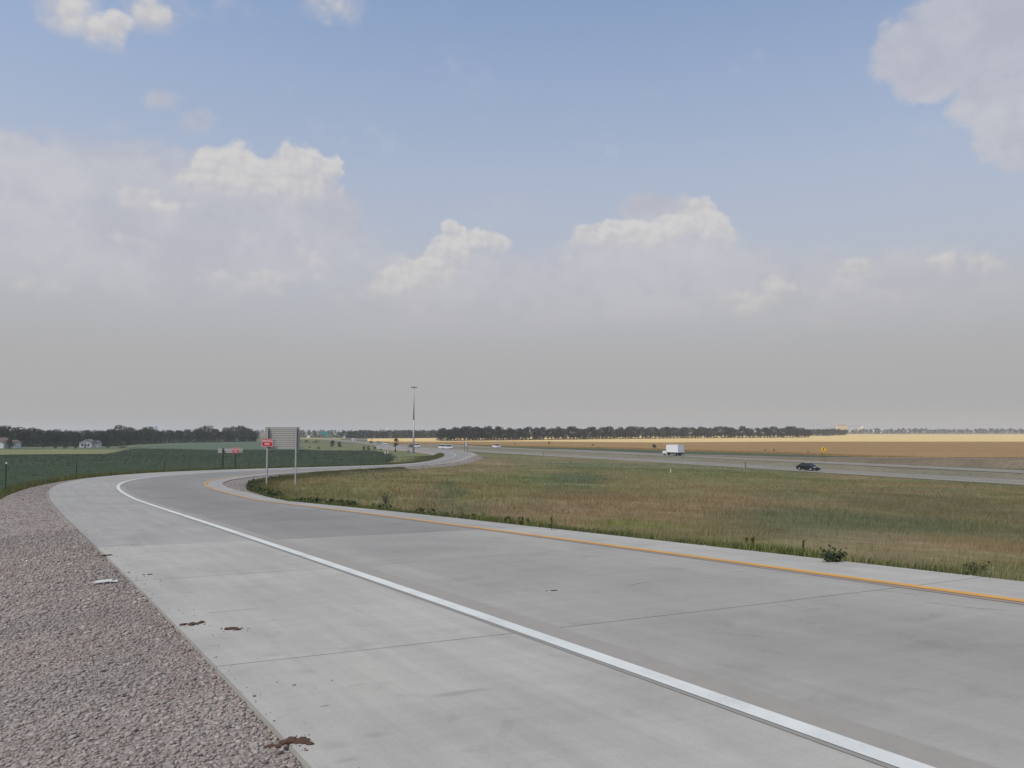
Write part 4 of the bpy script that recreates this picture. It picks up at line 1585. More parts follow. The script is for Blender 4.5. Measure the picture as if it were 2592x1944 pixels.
# ------------------------------------------------------------------ fence posts on the left bank
fp = [(21, -1.75, 30.0, 'tall dark green steel fence post with a white tip, nearest on the left'), (199, -1.9, 54.0, 'dark fence post standing second from the left beside the ramp'), (419, -2.2, 76.0, 'third fence post from the left, before the bean field'),
      (633, -2.4, 98.0, 'fence post just right of the small sign'), (799, -2.6, 116.0, 'fence post right of the large sign'), (913, -2.8, 130.0, 'thin fence post before the weedy bank'), (995, -3, 147.0, 'farthest thin fence post, below the diamond sign')]
ss_ = np.arange(10, 240, .25)
for (px, off, d, lab) in fp:
    P = ramp(ss_, np.zeros(len(ss_)))
    a = np.interp(ss_, RS, RA)
    X, Y = P[:, 0] + np.cos(a) * off, P[:, 1] + np.sin(a) * off
    near_ = np.abs(Y - d) < 9
    cost = np.abs(CX + F * X / Y - px) + np.where(near_, 0, 500)
    i = int(cost.argmin())
    x, y = X[i], Y[i]
    z = float(surf_z([x], [y])[0])
    t = empty('fence_post', (x, y, z))
    m = MB()
    m.box((0, 0, .62), (.055, .012, 1.54), bevel=.002)
    m.box((0, .022, .62), (.012, .036, 1.54))
    for k in range(16):
        m.box((0, -.010, .25 + k * .066), (.016, .012, .014))
    m.build('post', 'post_green', t)
    m = MB()
    m.box((0, 0, 1.42), (.058, .016, .07), bevel=.002)
    m.box((0, .022, 1.42), (.016, .040, .07))
    m.build('post_tip', 'white_sign' if px < 100 else 'post_green', t)
    tag(t, lab, 'fence post', 'fence posts along the left bank')


# ------------------------------------------------------------------ signs
def text_mesh(txt, size, name, mat, parent, loc, rot, bold=.0, sx=1.0):
    cu = bpy.data.curves.new('t', 'FONT')
    cu.body = txt
    cu.size = size
    cu.align_x = 'CENTER'
    cu.align_y = 'CENTER'
    cu.offset = bold
    cu.extrude = .001
    cu.space_character = 1.08
    to = bpy.data.objects.new('t', cu)
    COL.objects.link(to)
    dg = bpy.context.evaluated_depsgraph_get()
    me = bpy.data.meshes.new_from_object(to.evaluated_get(dg))
    bpy.data.objects.remove(to)
    bpy.data.curves.remove(cu)
    me.materials.clear()
    o = finish(name, me, mat, parent)
    o.location = loc
    o.rotation_euler = rot
    o.scale = (sx, 1, 1)
    return o


def wrong_way(t, x, z, w, h, y):
    """red panel facing the camera side (-y), white rim and words"""
    m = MB()
    m.box((x, y, z), (w, .012, h), bevel=.003)
    m.build('sign_panel', 'red_sign', t)
    m = MB()
    b, e = w * .024, w * .018
    for sx in (-1, 1):
        m.box((x + sx * (w / 2 - e - b / 2), y - .009, z), (b, .004, h - 2 * e))
    for sz in (-1, 1):
        m.box((x, y - .009, z + sz * (h / 2 - e - b / 2)), (w - 2 * e - 2 * b, .004, b))
    m.build('sign_border', 'white_sign', t)
    text_mesh('WRONG', h * .36, 'lettering', 'white_sign', t, (x, y - .009, z + h * .19), (R(90), 0, 0), bold=h * .006, sx=.80)
    text_mesh('WAY', h * .36, 'lettering', 'white_sign', t, (x, y - .009, z - h * .19), (R(90), 0, 0), bold=h * .006, sx=.80)


def panel_back(t, x0, x1, z0, z1, n, y=0.0):
    """back of a sign made of extruded aluminium planks"""
    h = (z1 - z0) / n
    for i in range(n):
        zc = z0 + h * (i + .5)
        m = MB()
        m.box(((x0 + x1) / 2, y, zc), (x1 - x0, .006, h - .006))
        m.box(((x0 + x1) / 2, y - .013, zc + h / 2 - .010), (x1 - x0, .020, .008))
        m.box(((x0 + x1) / 2, y - .013, zc - h / 2 + .010), (x1 - x0, .020, .008))
        pl = m.build('plank', 'alu', t)
        m = MB()
        m.box(((x0 + x1) / 2, y - .026, zc - h / 2 + .013), (x1 - x0, .006, .026))
        m.build('rib_shade', 'galv_dark', pl)  # dark strip along the lower lip: the lip's shadow put into the colour


def ibeam(t, x, y, z0, z1, mat='galv', w=.10, d=.12, name='post'):
    m = MB()
    m.box((x, y - d / 2, (z0 + z1) / 2), (w, .012, z1 - z0))
    m.box((x, y + d / 2, (z0 + z1) / 2), (w, .012, z1 - z0))
    m.box((x, y, (z0 + z1) / 2), (.012, d - .014, z1 - z0))
    return m.build(name, mat, t)


# large guide sign seen from behind
d = 62.0
xl, xr = (680 - CX) / F * d, (752 - CX) / F * d
zl, zr_ = float(surf_z([xl], [d])[0]), float(surf_z([xr], [d])[0])
t = empty('guide_sign', (xl, d, zl))
ztop, zbot = HC + (HOR - 1081) / F * d - zl, HC - (1136 - HOR) / F * d - zl
x0, x1 = (672 - 680) / F * d, (760.5 - 680) / F * d
panel_back(t, x0, x1, zbot, ztop, 10)
ibeam(t, 0, -.14, -.25, ztop)
ibeam(t, xr - xl, -.14, zr_ - zl - .25, ztop)
for xx in (0, xr - xl):
    m = MB()
    for k in range(10):
        zc = zbot + (ztop - zbot) * (k + .5) / 10
        m.box((xx - .07, -.085, zc), (.05, .05, .035))
        m.box((xx + .07, -.085, zc), (.05, .05, .035))
    m.build('clip', 'galv_dark', t)
wz = HC - (1120.3 - HOR) / F * d - zl
wrong_way(t, (680.5 - 680) / F * d, wz, .86, .61, -.25)
tag(t, 'large ribbed sign back on two steel posts with red wrong way sign', 'road sign')
# smaller sign across the ramp
d = 106.0
xl, xr = (568 - CX) / F * d, (600 - CX) / F * d
zl = float(surf_z([xl], [d])[0])
zr_ = float(surf_z([xr], [d])[0])
t = empty('arrow_sign', (xl, d, zl))
ztop, zbot = HC - (1134.6 - HOR) / F * d - zl, HC - (1146.2 - HOR) / F * d - zl
panel_back(t, (554 - 568) / F * d, (616 - 568) / F * d, zbot, ztop, 3)
m = MB()
m.box((0, -.16, (ztop - .3) / 2), (.15, .15, ztop + .3))
m.build('post', 'post_wood', t)
m = MB()
m.box((xr - xl, -.16, (ztop + zr_ - zl - .3) / 2), (.12, .12, ztop - zr_ + zl + .3))
m.build('post', 'post_wood', t)
wrong_way(t, (600.5 - 568) / F * d, HC - (1139.6 - HOR) / F * d - zl, .92, .70, -.26)
tag(t, 'narrow ribbed sign back on dark posts with small red wrong way sign', 'road sign')


def diamond(t, z, half, y, mat, name='sign_panel'):
    m = MB()
    m.box((0, y, z), (half * 1.414, .012, half * 1.414), (0, R(45), 0), bevel=.003)
    return m.build(name, mat, t)


d = 155.0
x, y = col_at(979, d)
z = float(surf_z([x], [y])[0])
t = empty('diamond_sign', (x, y, z))
zc = HC - (1144.5 - HOR) / F * d - z
diamond(t, zc, .50, 0, 'alu')
m = MB()
m.box((0, -.05, (zc + .45) / 2 - .15), (.09, .07, zc + .45 + .3))
m.build('post', 'post_wood', t)
tag(t, 'grey back of a diamond sign on one dark post', 'road sign')
# yellow diamond sign with black arrow in the median
d = 204.0
x, y = col_at(2082, d)
z = float(surf_z([x], [y])[0])
t = empty('warning_sign', (x, y, z), R(-20))
zc = HC - (1137.6 - HOR) / F * d - z
diamond(t, zc, .74, 0, 'yellow_sign')
for sx in (-.28, .28):
    m = MB()
    m.box((sx, .05, zc / 2 - .1), (.07, .06, zc + .4))
    m.build('post', 'post_wood', t)
m = MB()
m.box((.02, -.012, zc - .08), (.13, .006, .55))
m.box((-.09, -.012, zc - .06), (.10, .006, .30), (0, R(-32), 0))
m.quads([(.02 - .19, -.013, zc + .17), (.02 + .19, -.013, zc + .17), (.02, -.013, zc + .46)], [(0, 1, 2)])
m.build('arrow', 'black_sign', t)
tag(t, 'yellow diamond warning sign with black arrow, before the wheat', 'road sign')
# back of the gore sign
d = 286.0
xl = (1176 - CX) / F * d
xr = (1183.5 - CX) / F * d
zl = float(surf_z([xl], [d])[0])
t = empty('exit_sign', (xl, d, zl))
zt = HC - (1118.5 - HOR) / F * d - zl
for k in range(3):
    m = MB()
    m.box(((xr - xl) / 2, .06, zt - .25 - k * .46), (xr - xl + .35, .02, .44))
    m.build('plank', 'alu', t)
for xx in (0, xr - xl):
    m = MB()
    m.box((xx, -.03, (zt - .3) / 2), (.12, .10, zt + .3))
    m.build('post', 'post_wood', t)
tag(t, 'grey sign back on two posts where the ramp leaves the highway', 'road sign')


def far_sign(px, py, pw, ph, base_py, mat, label, posts=2, name='road_sign'):
    d = (HC - .1) * F / (base_py - HOR)
    x, y = col_at(px, d)
    t = empty(name, (x, y, .05))
    k = d / F
    w, h = pw * k, ph * k
    zc = HC - (py - HOR) * k
    m = MB()
    m.box((0, 0, zc), (w, .08, h), bevel=.01)
    m.build('sign_panel', mat, t)
    for i in range(posts):
        xx = 0 if posts == 1 else (-.32 if i == 0 else .32) * w
        m = MB()
        m.box((xx, -.12, (zc + h * .4) / 2 - .2), (.18, .14, zc + h * .4 + .4))
        m.build('post', 'galv_dark', t)
    return tag(t, label, 'road sign')


far_sign(894, 1113, 9, 8.5, 1119, 'alu', 'taller grey sign back left of its pair on the far verge')
far_sign(901, 1114.5, 6, 6, 1118.6, 'alu', 'lower grey sign back right of its pair on the far verge')
far_sign(782, 1105.5, 8, 5, 1112, 'white_sign', 'small white sign on one post far along the highway', 1)
far_sign(872.5, 1107, 4, 6, 1111, 'white_sign', 'narrow white sign against the distant dark trees', 1)
far_sign(1001, 1112, 2.6, 7, 1119, 'alu', 'thin pale sign standing behind the young tree', 1)
far_sign(942, 1112, 3.5, 3.5, 1116.8, 'alu', 'small grey sign above the oncoming cars', 1)
far_sign(1884, 1170, 6, 1.6, 1184, 'galv_dark', 'thin dark sign post at the near edge of the highway', 1)
far_sign(1376, 1144.5, 2, 1.5, 1152, 'galv_dark', 'small thin marker post beside the near carriageway', 1)
# green overhead guide signs far away
d = 1050.0
t = empty('overhead_sign', (*col_at(821, d), 0))
k = d / F
for (x0, x1, y0, y1) in ((812, 818, 1094, 1099), (818.5, 827, 1091.5, 1103), (827.5, 832, 1094, 1101)):
    m = MB()
    m.box((((x0 + x1) / 2 - 821) * k, 0, HC - ((y0 + y1) / 2 - HOR) * k), ((x1 - x0) * k, .2, (y1 - y0) * k))
    m.build('sign_panel', 'green_sign', t)
for px in (808, 836):
    m = MB()
    m.tube(((px - 821) * k, .6, -.3), ((px - 821) * k, .6, HC - (1092.5 - HOR) * k), .3, .22, 8)
    m.build('post', 'galv_dark', t)
m = MB()
m.box((0, .6, HC - (1094 - HOR) * k), (28 * k, .5, .5))
m.box((0, .6, HC - (1096.5 - HOR) * k), (28 * k, .5, .5))
m.build('truss', 'galv_dark', t)
tag(t, 'blue green guide signs on an overhead frame far down the highway', 'road sign')
# white marker stake
p = hit(1698, 1197)
t = empty('marker_stake', p)
m = MB()
m.box((0, 0, .28), (.10, .03, .66), bevel=.006)
m.build('stake', 'white_sign', t)
m = MB()
m.box((0, -.018, .50), (.085, .006, .08))
m.build('reflector', 'lamp_clear', t)
tag(t, 'short white marker stake standing in the infield grass', 'marker')

# ------------------------------------------------------------------ light mast
d = 284.0
x, y = col_at(1047.5, d)
z = float(surf_z([x], [y])[0])
t = empty('light_mast', (x, y, z))
zt = HC + (HOR - 979.5) / F * d - z
m = MB()
m.tube((0, 0, -.3), (0, 0, zt * .5), .34, .26, 12)
m.tube((0, 0, zt * .5), (0, 0, zt), .26, .15, 12)
m.build('pole', 'galv', t, True)
m = MB()
m.tube((0, 0, -.2), (0, 0, .35), .62, .62, 12)
m.build('footing', 'galv_dark', t)
m = MB()
for i in range(20):
    a0, a1 = 6.2832 * i / 20, 6.2832 * (i + 1) / 20
    m.tube((.55 * math.cos(a0), .55 * math.sin(a0), zt - .15), (.55 * math.cos(a1), .55 * math.sin(a1), zt - .15), .05, .05, 5)
for i in range(4):
    a0 = 6.2832 * i / 4
    m.tube((0, 0, zt - .05), (.55 * math.cos(a0), .55 * math.sin(a0), zt - .15), .04, .04, 5)
m.tube((0, 0, zt - .2), (0, 0, zt + .22), .20, .14, 10)
m.build('head_ring', 'galv_dark', t)
for i in range(4):
    a0 = 6.2832 * i / 4 + .0
    m = MB()
    c, s0 = math.cos(a0), math.sin(a0)
    m.tube((.55 * c, .55 * s0, zt - .13), (1.0 * c, 1.0 * s0, zt - .20), .20, .27, 10)
    m.build('lamp_head', 'galv_dark', t)
tag(t, 'very tall slim steel light mast beside the ramp', 'light mast')


# ------------------------------------------------------------------ vehicles (nose towards +x)
def wheel(t, x, y, r, w, rim=True):
    m = MB()
    s = 1 if y > 0 else -1
    m.tube((x, y - s * w, r), (x, y, r), r, r, 18)
    o = m.build('wheel', 'tyre', t)
    if rim:
        m = MB()
        m.tube((x, y - s * .03, r), (x, y + s * .012, r), r * .66, r * .60, 14)
        m.build('rim', 'rim', o)


def car(name, x, y, z, heading, L, Wd, H, paint, label, group=None, kind='sedan', detail=True):
    t = empty(name, (x, y, z), heading)
    hw = Wd / 2
    r = .33 if kind == 'sedan' else .38
    f, b = L / 2, -L / 2
    cl = r * .62
    bz = H * (.60 if kind == 'sedan' else .56)
    # lower body
    if kind == 'sedan':
        low = [(b, cl), (b - .0, bz * .62), (b + .06, bz * .98), (b + L * .13, bz * 1.04), (b + L * .36, bz * 1.02), (f - L * .30, bz * 1.0), (f - L * .12, bz * .90), (f - .10, bz * .78), (f, bz * .58), (f - .02, cl), (b + .1, cl * .9)]
        cab = [(b + L * .10, bz * 1.02), (b + L * .27, H * .985), (b + L * .42, H), (f - L * .44, H * .985), (f - L * .255, bz * 1.0)]
    elif kind == 'suv':
        low = [(b, cl), (b, bz * 1.0), (f - L * .27, bz * 1.02), (f - L * .05, bz * .90), (f, bz * .62), (f - .02, cl)]
        cab = [(b + .05, bz), (b + L * .06, H * .97), (b + L * .2, H), (f - L * .42, H * .98), (f - L * .25, bz)]
    else:
        low = [(b, cl), (b, bz * .98), (b + L * .38, bz * .98), (f - L * .27, bz * 1.0), (f - L * .04, bz * .92), (f, bz * .66), (f - .02, cl)]
        cab = [(b + L * .375, bz * .97), (b + L * .40, H * .97), (b + L * .46, H), (f - L * .39, H * .98), (f - L * .26, bz * .99)]
    m = MB()
    m.prism(low, -hw, hw)
    es = [e for e in m.bm.edges]
    bmesh.ops.bevel(m.bm, geom=es, offset=.06, segments=2, affect='EDGES', clamp_overlap=True)
    m.build('body', paint, t)
    # cabin narrows towards the roof
    def cabin(scale_in, y_in, mat, nm, pts):
        mm = MB()
        A, Bv = [], []
        for (px_, pz_) in pts:
            tt = (pz_ - bz) / max(H - bz, .01)
            w_ = hw - .07 - .17 * max(0, tt) - y_in
            A.append(mm.bm.verts.new((px_, -w_, pz_)))
            Bv.append(mm.bm.verts.new((px_, w_, pz_)))
        n_ = len(pts)
        for i_ in range(n_):
            j_ = (i_ + 1) % n_
            mm.bm.faces.new((A[i_], A[j_], Bv[j_], Bv[i_]))
        mm.bm.faces.new(A[::-1])
        mm.bm.faces.new(Bv)
        return mm.build(nm, mat, t)
    cabin(1, 0.0, 'glass_dark', 'windows', cab)
    # roof and pillars in body colour
    ti = [p for p in cab if p[1] > H * .96]
    m = MB()
    wt_ = hw - .07 - .16
    m.prism([(ti[0][0] - .03, H * .955), (ti[0][0] + .02, H * .995), (ti[len(ti) // 2][0], H + .012), (ti[-1][0] - .02, H * .995), (ti[-1][0] + .06, H * .95)], -wt_ - .025, wt_ + .025)
    m.build('roof', paint, t)
    if detail:
        mx = (ti[0][0] + ti[-1][0]) / 2
        for s in (-1, 1):
            m = MB()
            for (xa, xb_) in ((cab[0][0], ti[0][0]), (mx, mx + .02), (cab[-1][0], ti[-1][0])):
                m.tube((xa, s * (hw - .06), bz), (xb_, s * (hw - .225), H * .97), .045, .04, 6)
            m.build('pillar', paint, t)
            m = MB()
            m.box((cab[-1][0] - .25, s * (hw + .06), bz + .10), (.12, .16, .11), bevel=.02)
            m.build('mirror', paint, t)
    for s in (-1, 1):
        for xx in (b + L * .19, f - L * .185):
            wheel(t, xx, s * (hw + .01), r, .20)
        m = MB()
        m.box((f - .12, s * (hw - .28), bz * .74), (.20, .36, .12), bevel=.03)
        m.build('headlight', 'lamp_clear', t)
        m = MB()
        m.box((b + .03, s * (hw - .24), bz * .82), (.08, .34, .16), bevel=.02)
        m.build('tail_light', 'lamp_red', t)
    m = MB()
    m.box((f - .015, 0, bz * .52), (.05, Wd * .5, .16), bevel=.01)
    m.build('grille', 'chassis', t)
    if kind == 'pickup':
        m = MB()
        m.box((b + L * .19, 0, bz * .985), (L * .34, Wd - .22, .03))
        m.build('bed', 'chassis', t)
    return tag(t, label, 'pickup' if kind == 'pickup' else ('suv' if kind == 'suv' else 'car'), group)


def on_hw(px, off):
    """point where the photo column px crosses the highway at an offset"""
    q = HP + HNORM * off
    c = CX + F * q[:, 0] / np.maximum(q[:, 1], 1)
    c = np.where(q[:, 1] > 5, c, 1e6)
    for i in range(len(q) - 1):
        if (c[i] - px) * (c[i + 1] - px) <= 0 and c[i] < 1e5 and c[i + 1] < 1e5:
            tt = (px - c[i]) / (c[i + 1] - c[i])
            p_ = q[i] * (1 - tt) + q[i + 1] * tt
            return p_[0], p_[1], math.atan2(HT[i, 1], HT[i, 0])
    raise ValueError(px)


x, y, an = on_hw(2043, 4.0)
car('sedan', x, y, HZ + .006, an + math.pi, 4.75, 1.82, 1.46, 'car_black', 'black sedan driving on the near carriageway at the right')
for (px, off, kind, paint, nm, lab, dirn) in [
    (1257, 36.5, 'pickup', 'car_white', 'pickup', 'white pickup driving away on the far carriageway, alone', 0),
    (1135, 7.8, 'pickup', 'car_white', 'pickup', 'white pickup at the ramp head, right of a white car', 1),
    (1120, 7.8, 'suv', 'car_white', 'suv', 'white suv close behind the white pickup near the ramp head', 1),
    (1055, 4.2, 'suv', 'car_white', 'suv', 'white suv just right of the light mast', 1),
    (1042, 4.2, 'sedan', 'car_dark', 'sedan', 'dark car half hidden behind the light mast', 1),
    (975, 7.8, 'sedan', 'car_white', 'sedan', 'white car left of the young tree, right of two', 1),
    (958, 4.2, 'suv', 'car_silver', 'suv', 'pale silver car left of the young tree, left of two', 1),
    (940, 7.8, 'sedan', 'car_dark', 'sedan', 'dark car farthest off below the small grey sign', 1)]:
    x, y, an = on_hw(px, off)
    L, Wd, H = {'sedan': (4.7, 1.8, 1.45), 'suv': (4.9, 1.95, 1.85), 'pickup': (5.8, 2.0, 1.9)}[kind]
    car(nm, x, y, HZ + (.03 if off > 20 else .006), an + math.pi * dirn, L, Wd, H, paint, lab, 'distant vehicles on the highway', kind, detail=False)

# box truck on the far carriageway, driving away to the left
x, y, an = on_hw(1703, 37.0)
t = empty('box_truck', (x, y, HZ + .026), an)
m = MB()
m.box((-.95, 0, 2.25), (5.9, 2.42, 2.44), bevel=.05)
m.build('cargo_box', 'box_white', t)
m = MB()
for s in (-1, 1):
    m.box((-.95, s * 1.20, 3.44), (5.94, .06, .09))
    m.box((-.95, s * 1.20, 1.06), (5.94, .06, .10))
    m.box((-3.89, s * 1.19, 2.25), (.07, .07, 2.44))
    m.box((1.99, s * 1.19, 2.25), (.07, .07, 2.44))
m.box((-3.90, 0, 3.44), (.06, 2.42, .10))
m.build('box_frame', 'galv', t)
m = MB()
m.box((-3.915, 0, 2.20), (.03, 2.18, 2.22))
for k in range(5):
    m.box((-3.935, 0, 1.3 + k * .45), (.02, 2.16, .02))
m.build('rear_door', 'box_white', t)
m = MB()
m.prism([(2.05, .55), (2.05, 2.10), (2.35, 2.18), (2.75, 2.12), (3.15, 1.50), (4.05, 1.32), (4.28, 1.05), (4.30, .52)], -1.0, 1.0)
bmesh.ops.bevel(m.bm, geom=list(m.bm.edges), offset=.06, segments=2, affect='EDGES')
m.build('cab', 'car_white', t)
m = MB()
m.prism([(2.84, 2.03), (3.17, 1.53), (3.19, 1.55), (2.87, 2.05)], -.86, .86)
m.build('windscreen', 'glass_dark', t)
for s in (-1, 1):
    m = MB()
    m.prism([(2.25, 1.48), (2.25, 2.0), (2.70, 1.98), (2.98, 1.50)], s * 1.0, s * 1.012)
    m.build('side_window', 'glass_dark', t)
    m = MB()
    m.box((3.05, s * 1.16, 1.72), (.10, .18, .34), bevel=.02)
    m.tube((2.9, s * .98, 1.6), (3.05, s * 1.12, 1.7), .02, .02, 5)
    m.build('mirror', 'chassis', t)
    m = MB()
    m.box((4.22, s * .72, .98), (.14, .34, .18), bevel=.03)
    m.build('headlight', 'lamp_clear', t)
    m = MB()
    m.box((-3.90, s * 1.02, .86), (.06, .26, .12))
    m.build('tail_light', 'lamp_red', t)
    wheel(t, 3.35, s * 1.0, .42, .26)
    wheel(t, -2.15, s * 1.06, .44, .52)
m = MB()
for s in (-1, 1):
    m.box((-.9, s * .42, .82), (6.0, .10, .24))
m.box((.9, .85, .66), (1.1, .42, .44), bevel=.04)
m.box((.7, -.85, .66), (.9, .42, .40), bevel=.04)
m.tube((-2.15, -1.0, .44), (-2.15, 1.0, .44), .10, .10, 8)
m.build('chassis', 'chassis', t)
m = MB()
m.box((-3.86, 0, .52), (.10, 2.3, .16))
for s in (-1, 1):
    m.box((-3.80, s * .7, .72), (.10, .08, .36))
m.build('bumper', 'chassis', t)
tag(t, 'white box truck driving away on the far carriageway', 'truck')


# ------------------------------------------------------------------ buildings
def house(x, y, rz, L, Wd, H, RH, wall, roof, name, label, wing=None):
    t = empty(name, (x, y, -.02), rz)
    m = MB()
    m.box((0, 0, H / 2), (Wd, L, H))
    m.quads([(-Wd / 2, -L / 2, H), (Wd / 2, -L / 2, H), (0, -L / 2, H + RH)], [(0, 1, 2)])
    m.quads([(-Wd / 2, L / 2, H), (Wd / 2, L / 2, H), (0, L / 2, H + RH)], [(0, 1, 2)])
    m.build('wall', wall, t)
    ov, th = .45, .12
    for s in (-1, 1):
        ang = math.atan2(RH, Wd / 2)
        ln = math.hypot(RH, Wd / 2) + ov
        m = MB()
        cx = s * (Wd / 4 + ov / 2 * math.cos(ang))
        m.box((cx, 0, H + RH / 2 - ov / 2 * math.sin(ang) + .09), (ln, L + 2 * ov, th), (0, s * ang, 0))
        m.build('roof', roof, t)
    for (wx, wz, ww, wh) in ((-Wd * .24, H * .55, .9, 1.1), (Wd * .24, H * .55, .9, 1.1)):
        m = MB()
        m.box((wx, -L / 2 - .02, wz), (ww, .06, wh))
        wo = m.build('window', 'glass_dark', t)
        m = MB()
        for s in (-1, 1):
            m.box((wx + s * (ww / 2 + .05), -L / 2 - .04, wz), (.09, .08, wh + .2))
            m.box((wx, -L / 2 - .04, wz + s * (wh / 2 + .05)), (ww, .08, .09))
        m.build('frame', 'white_sign', wo)
    m = MB()
    m.box((0, -L / 2 - .02, 1.02), (.95, .06, 2.04))
    m.build('door', roof, t)
    if wing:
        wx, wl, wh = wing
        m = MB()
        m.box((wx, L * .1, wh / 2), (wl, L * .6, wh))
        m.build('wall', wall, t)
        m = MB()
        m.prism([(wx - wl / 2 - .2, wh), (wx + wl / 2 + .3, wh), (wx + wl / 2 + .1, wh + .25), (wx, wh + 1.3), (wx - wl / 2 - .2, wh + 1.2)], -L * .25, L * .45)
        m.build('roof', roof, t)
    return tag(t, label, 'house')


x, y = col_at(226, 372)
house(x, y, R(12), 8.0, 5.2, 2.5, 1.35, 'wall_white', 'roof_grey', 'farmhouse', 'small white gabled house before the dark trees', wing=(3.7, 2.4, 2.1))
x, y = col_at(2, 352)
house(x, y, R(4), 9.0, 8.5, 2.9, 1.9, 'wall_white', 'roof_brown', 'farmhouse', 'pale house with brown roof cut by the left edge', wing=(5.4, 4.0, 2.6))
x, y = col_at(27, 343)
plant_tree(LBP, 'garden_tree', x, y, 4.6, 'round garden tree hiding part of the brown roofed house', None, 2, wide=.85)
# grain elevator
d = 2150.0
k = d / F
x, y = col_at(2130, d)
t = empty('grain_elevator', (x, y, -.1))
for i in range(6):
    m = MB()
    xx = (i - 2.5) * 4.6 * k
    m.tube((xx, 0, 0), (xx, 0, HC + (HOR - 1078.5) * k), 2.45 * k, 2.45 * k, 16)
    m.build('silo', 'elev_yellow', t, True)
m = MB()
m.box((0, 0, HC + (HOR - 1077) * k), (25 * k, 4 * k, 3.0 * k))
m.build('gallery', 'elev_top', t)
m = MB()
m.tube((13 * k, 0, HC + (HOR - 1080) * k), (48 * k, 0, HC + (HOR - 1076) * k), .35 * k, .35 * k, 6)
m.tube((-12 * k, 0, HC + (HOR - 1079) * k), (-45 * k, 0, HC + (HOR - 1083) * k), .35 * k, .35 * k, 6)
m.build('conveyor', 'galv_dark', t)
tag(t, 'pale yellow grain elevator on the far horizon', 'grain elevator')
for (px, w, tp, lab, mt_) in [(2181, 8, 1079, 'tall pale silo right of the grain elevator', 'elev_yellow'), (2172, 11, 1086, 'white grain bin left of the tall pale silo', 'bin_white'), (2096, 10, 1087, 'white grain bin left of the grain elevator', 'bin_white'), (2210, 6, 1087.5, 'small white bin on the horizon, left of its pair', 'bin_white'), (2229, 9, 1087.3, 'small white bin on the horizon, right of its pair', 'bin_white')]:
    dd_ = 2130.0
    kk = dd_ / F
    x, y = col_at(px, dd_)
    t = empty('grain_bin', (x, y, -.1))
    zt = HC + (HOR - tp) * kk
    m = MB()
    m.tube((0, 0, 0), (0, 0, zt * .86), w / 2 * kk, w / 2 * kk, 16)
    m.build('wall', mt_, t, True)
    m = MB()
    m.tube((0, 0, zt * .86), (0, 0, zt), w / 2 * kk + .2, .4, 16)
    m.build('roof', 'bin_white', t)
    tag(t, lab, 'grain bin', 'bins by the grain elevator')
# elevator leg tower, thin
# water towers
for (px, tp, w, dd_, mt_, lab) in [(984, 1084.3, 8.5, 2400, 'bin_white', 'white domed water tower peeping over the middle trees'), (395, 1077, 10, 1700, 'tank_blue', 'pale blue water tank over the left trees')]:
    kk = dd_ / F
    x, y = col_at(px, dd_)
    t = empty('water_tower', (x, y, -.1))
    zt = HC + (HOR - tp) * kk
    rw = w / 2 * kk
    m = MB()
    hb = min(zt * .55, rw * 1.2)
    m.tube((0, 0, zt - hb), (0, 0, zt - hb * .45), rw * .92, rw, 16)
    m.tube((0, 0, zt - hb * .45), (0, 0, zt - hb * .12), rw, rw * .7, 16)
    m.tube((0, 0, zt - hb * .12), (0, 0, zt), rw * .7, rw * .15, 16)
    m.build('tank', mt_, t, True)
    for i in range(4):
        a0 = .785 + 1.5708 * i
        m = MB()
        m.tube((rw * .8 * math.cos(a0), rw * .8 * math.sin(a0), 0), (rw * .8 * math.cos(a0), rw * .8 * math.sin(a0), zt - hb), .35, .3, 6)
        m.build('leg', 'galv_dark', t)
    tag(t, lab, 'water tower')


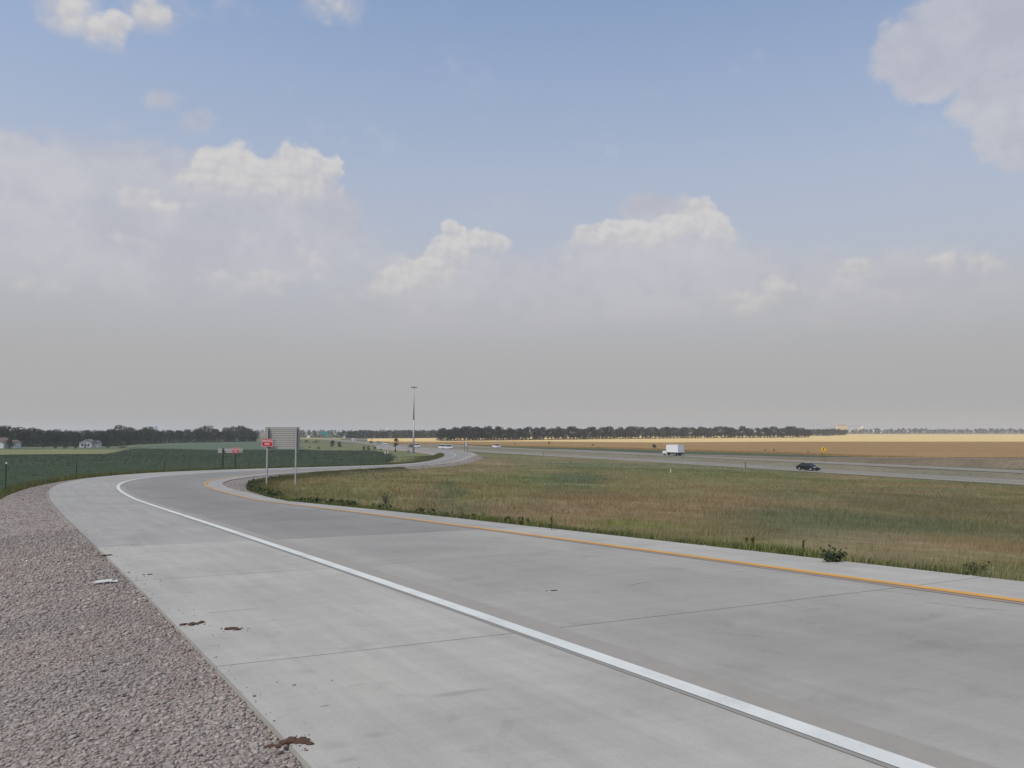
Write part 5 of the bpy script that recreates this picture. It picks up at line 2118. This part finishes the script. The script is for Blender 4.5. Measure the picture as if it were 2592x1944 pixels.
# ------------------------------------------------------------------ dirt and debris on the pavement
def clod(px, py, w, label, seed, n=16, tail=1.0):
    p = hit(px, py)
    r_ = np.random.default_rng(seed)
    t = empty('dirt_clod', p)
    m = MB()
    for i in range(n):
        q = r_.normal(0, 1, 2) * np.array((w * .30 * tail, w * .14))
        rad = w * r_.uniform(.05, .15)
        res = bmesh.ops.create_icosphere(m.bm, subdivisions=2, radius=1.0, matrix=Matrix.Translation((q[0], q[1], rad * .22)) @ Matrix.Diagonal((rad * r_.uniform(.9, 1.8), rad * r_.uniform(.7, 1.2), rad * .55, 1)))
        for v in res['verts']:
            v.co += Vector(r_.normal(0, rad * .12, 3))
            v.co.z = max(v.co.z, -.01)
    m.build('lump', 'soil', t)
    m = MB()
    for i in range(n):
        q = r_.normal(0, 1, 2) * np.array((w * .55 * tail, w * .28))
        rad = w * r_.uniform(.012, .04)
        bmesh.ops.create_icosphere(m.bm, subdivisions=1, radius=rad, matrix=Matrix.Translation((q[0], q[1], rad * .4)))
    m.build('crumbs', 'soil', t)['kind'] = 'stuff'
    return tag(t, label, 'dirt')


clod(490, 1580, .19, 'reddish brown dirt clod on the shoulder, left of two', 1)
clod(599, 1594, .21, 'reddish brown dirt clod on the shoulder, right of two', 2)
clod(752, 1877, .17, 'largest reddish dirt pile, spilling from gravel onto the pavement', 3, n=26)
clod(700, 1893, .14, 'dark dirt clump among the gravel at the pavement edge', 4)
clod(268, 1414, .20, 'grey dirt clump at the pavement edge far up the gravel', 5, n=9)
clod(375, 1456, .14, 'small grey dirt lump on the shoulder near the second joint', 6, n=7)
clod(772, 1902, .05, 'small dark dirt crumb nearest the camera on the pavement', 7, n=5)
clod(1404, 1496, .10, 'small dark fleck lying in the traffic lane', 8, n=5, tail=2.0)
# pale flat piece lying on the gravel
p = hit(262, 1478)
m = MB()
m.box((p.x, p.y, p.z + .03), (.24, .15, .014), (R(3), R(-4), R(20)), bevel=.004)
m.quads([(p.x + .12, p.y - .06, p.z + .036), (p.x + .22, p.y - .02, p.z + .03), (p.x + .17, p.y + .07, p.z + .046)], [(0, 1, 2)])
o = m.build('flat_stone', 'debris_white', None)
tag(o, 'pale flat slab of stone lying on the gravel', 'stone')

# ------------------------------------------------------------------ hazy air
m = MB()
m.box((0, 0, 15.0), (2 * B + 60, 2 * B + 60, 33.0))
hz = m.build('haze', simple('haze_air', (.5, .5, .5)), None)
mt = MATS['haze_air']
nt = mt.node_tree
for nd in list(nt.nodes):
    if nd.type != 'OUTPUT_MATERIAL':
        nt.nodes.remove(nd)
pv = nt.nodes.new('ShaderNodeVolumePrincipled')
pv.inputs['Color'].default_value = (.90, .90, .92, 1)
pv.inputs['Density'].default_value = 0.00020
pv.inputs['Anisotropy'].default_value = 0.2
nt.links.new(pv.outputs[0], nt.nodes['Material Output'].inputs['Volume'])
tag(hz, 'thin dusty haze hanging over the plain', 'haze', kind='stuff')
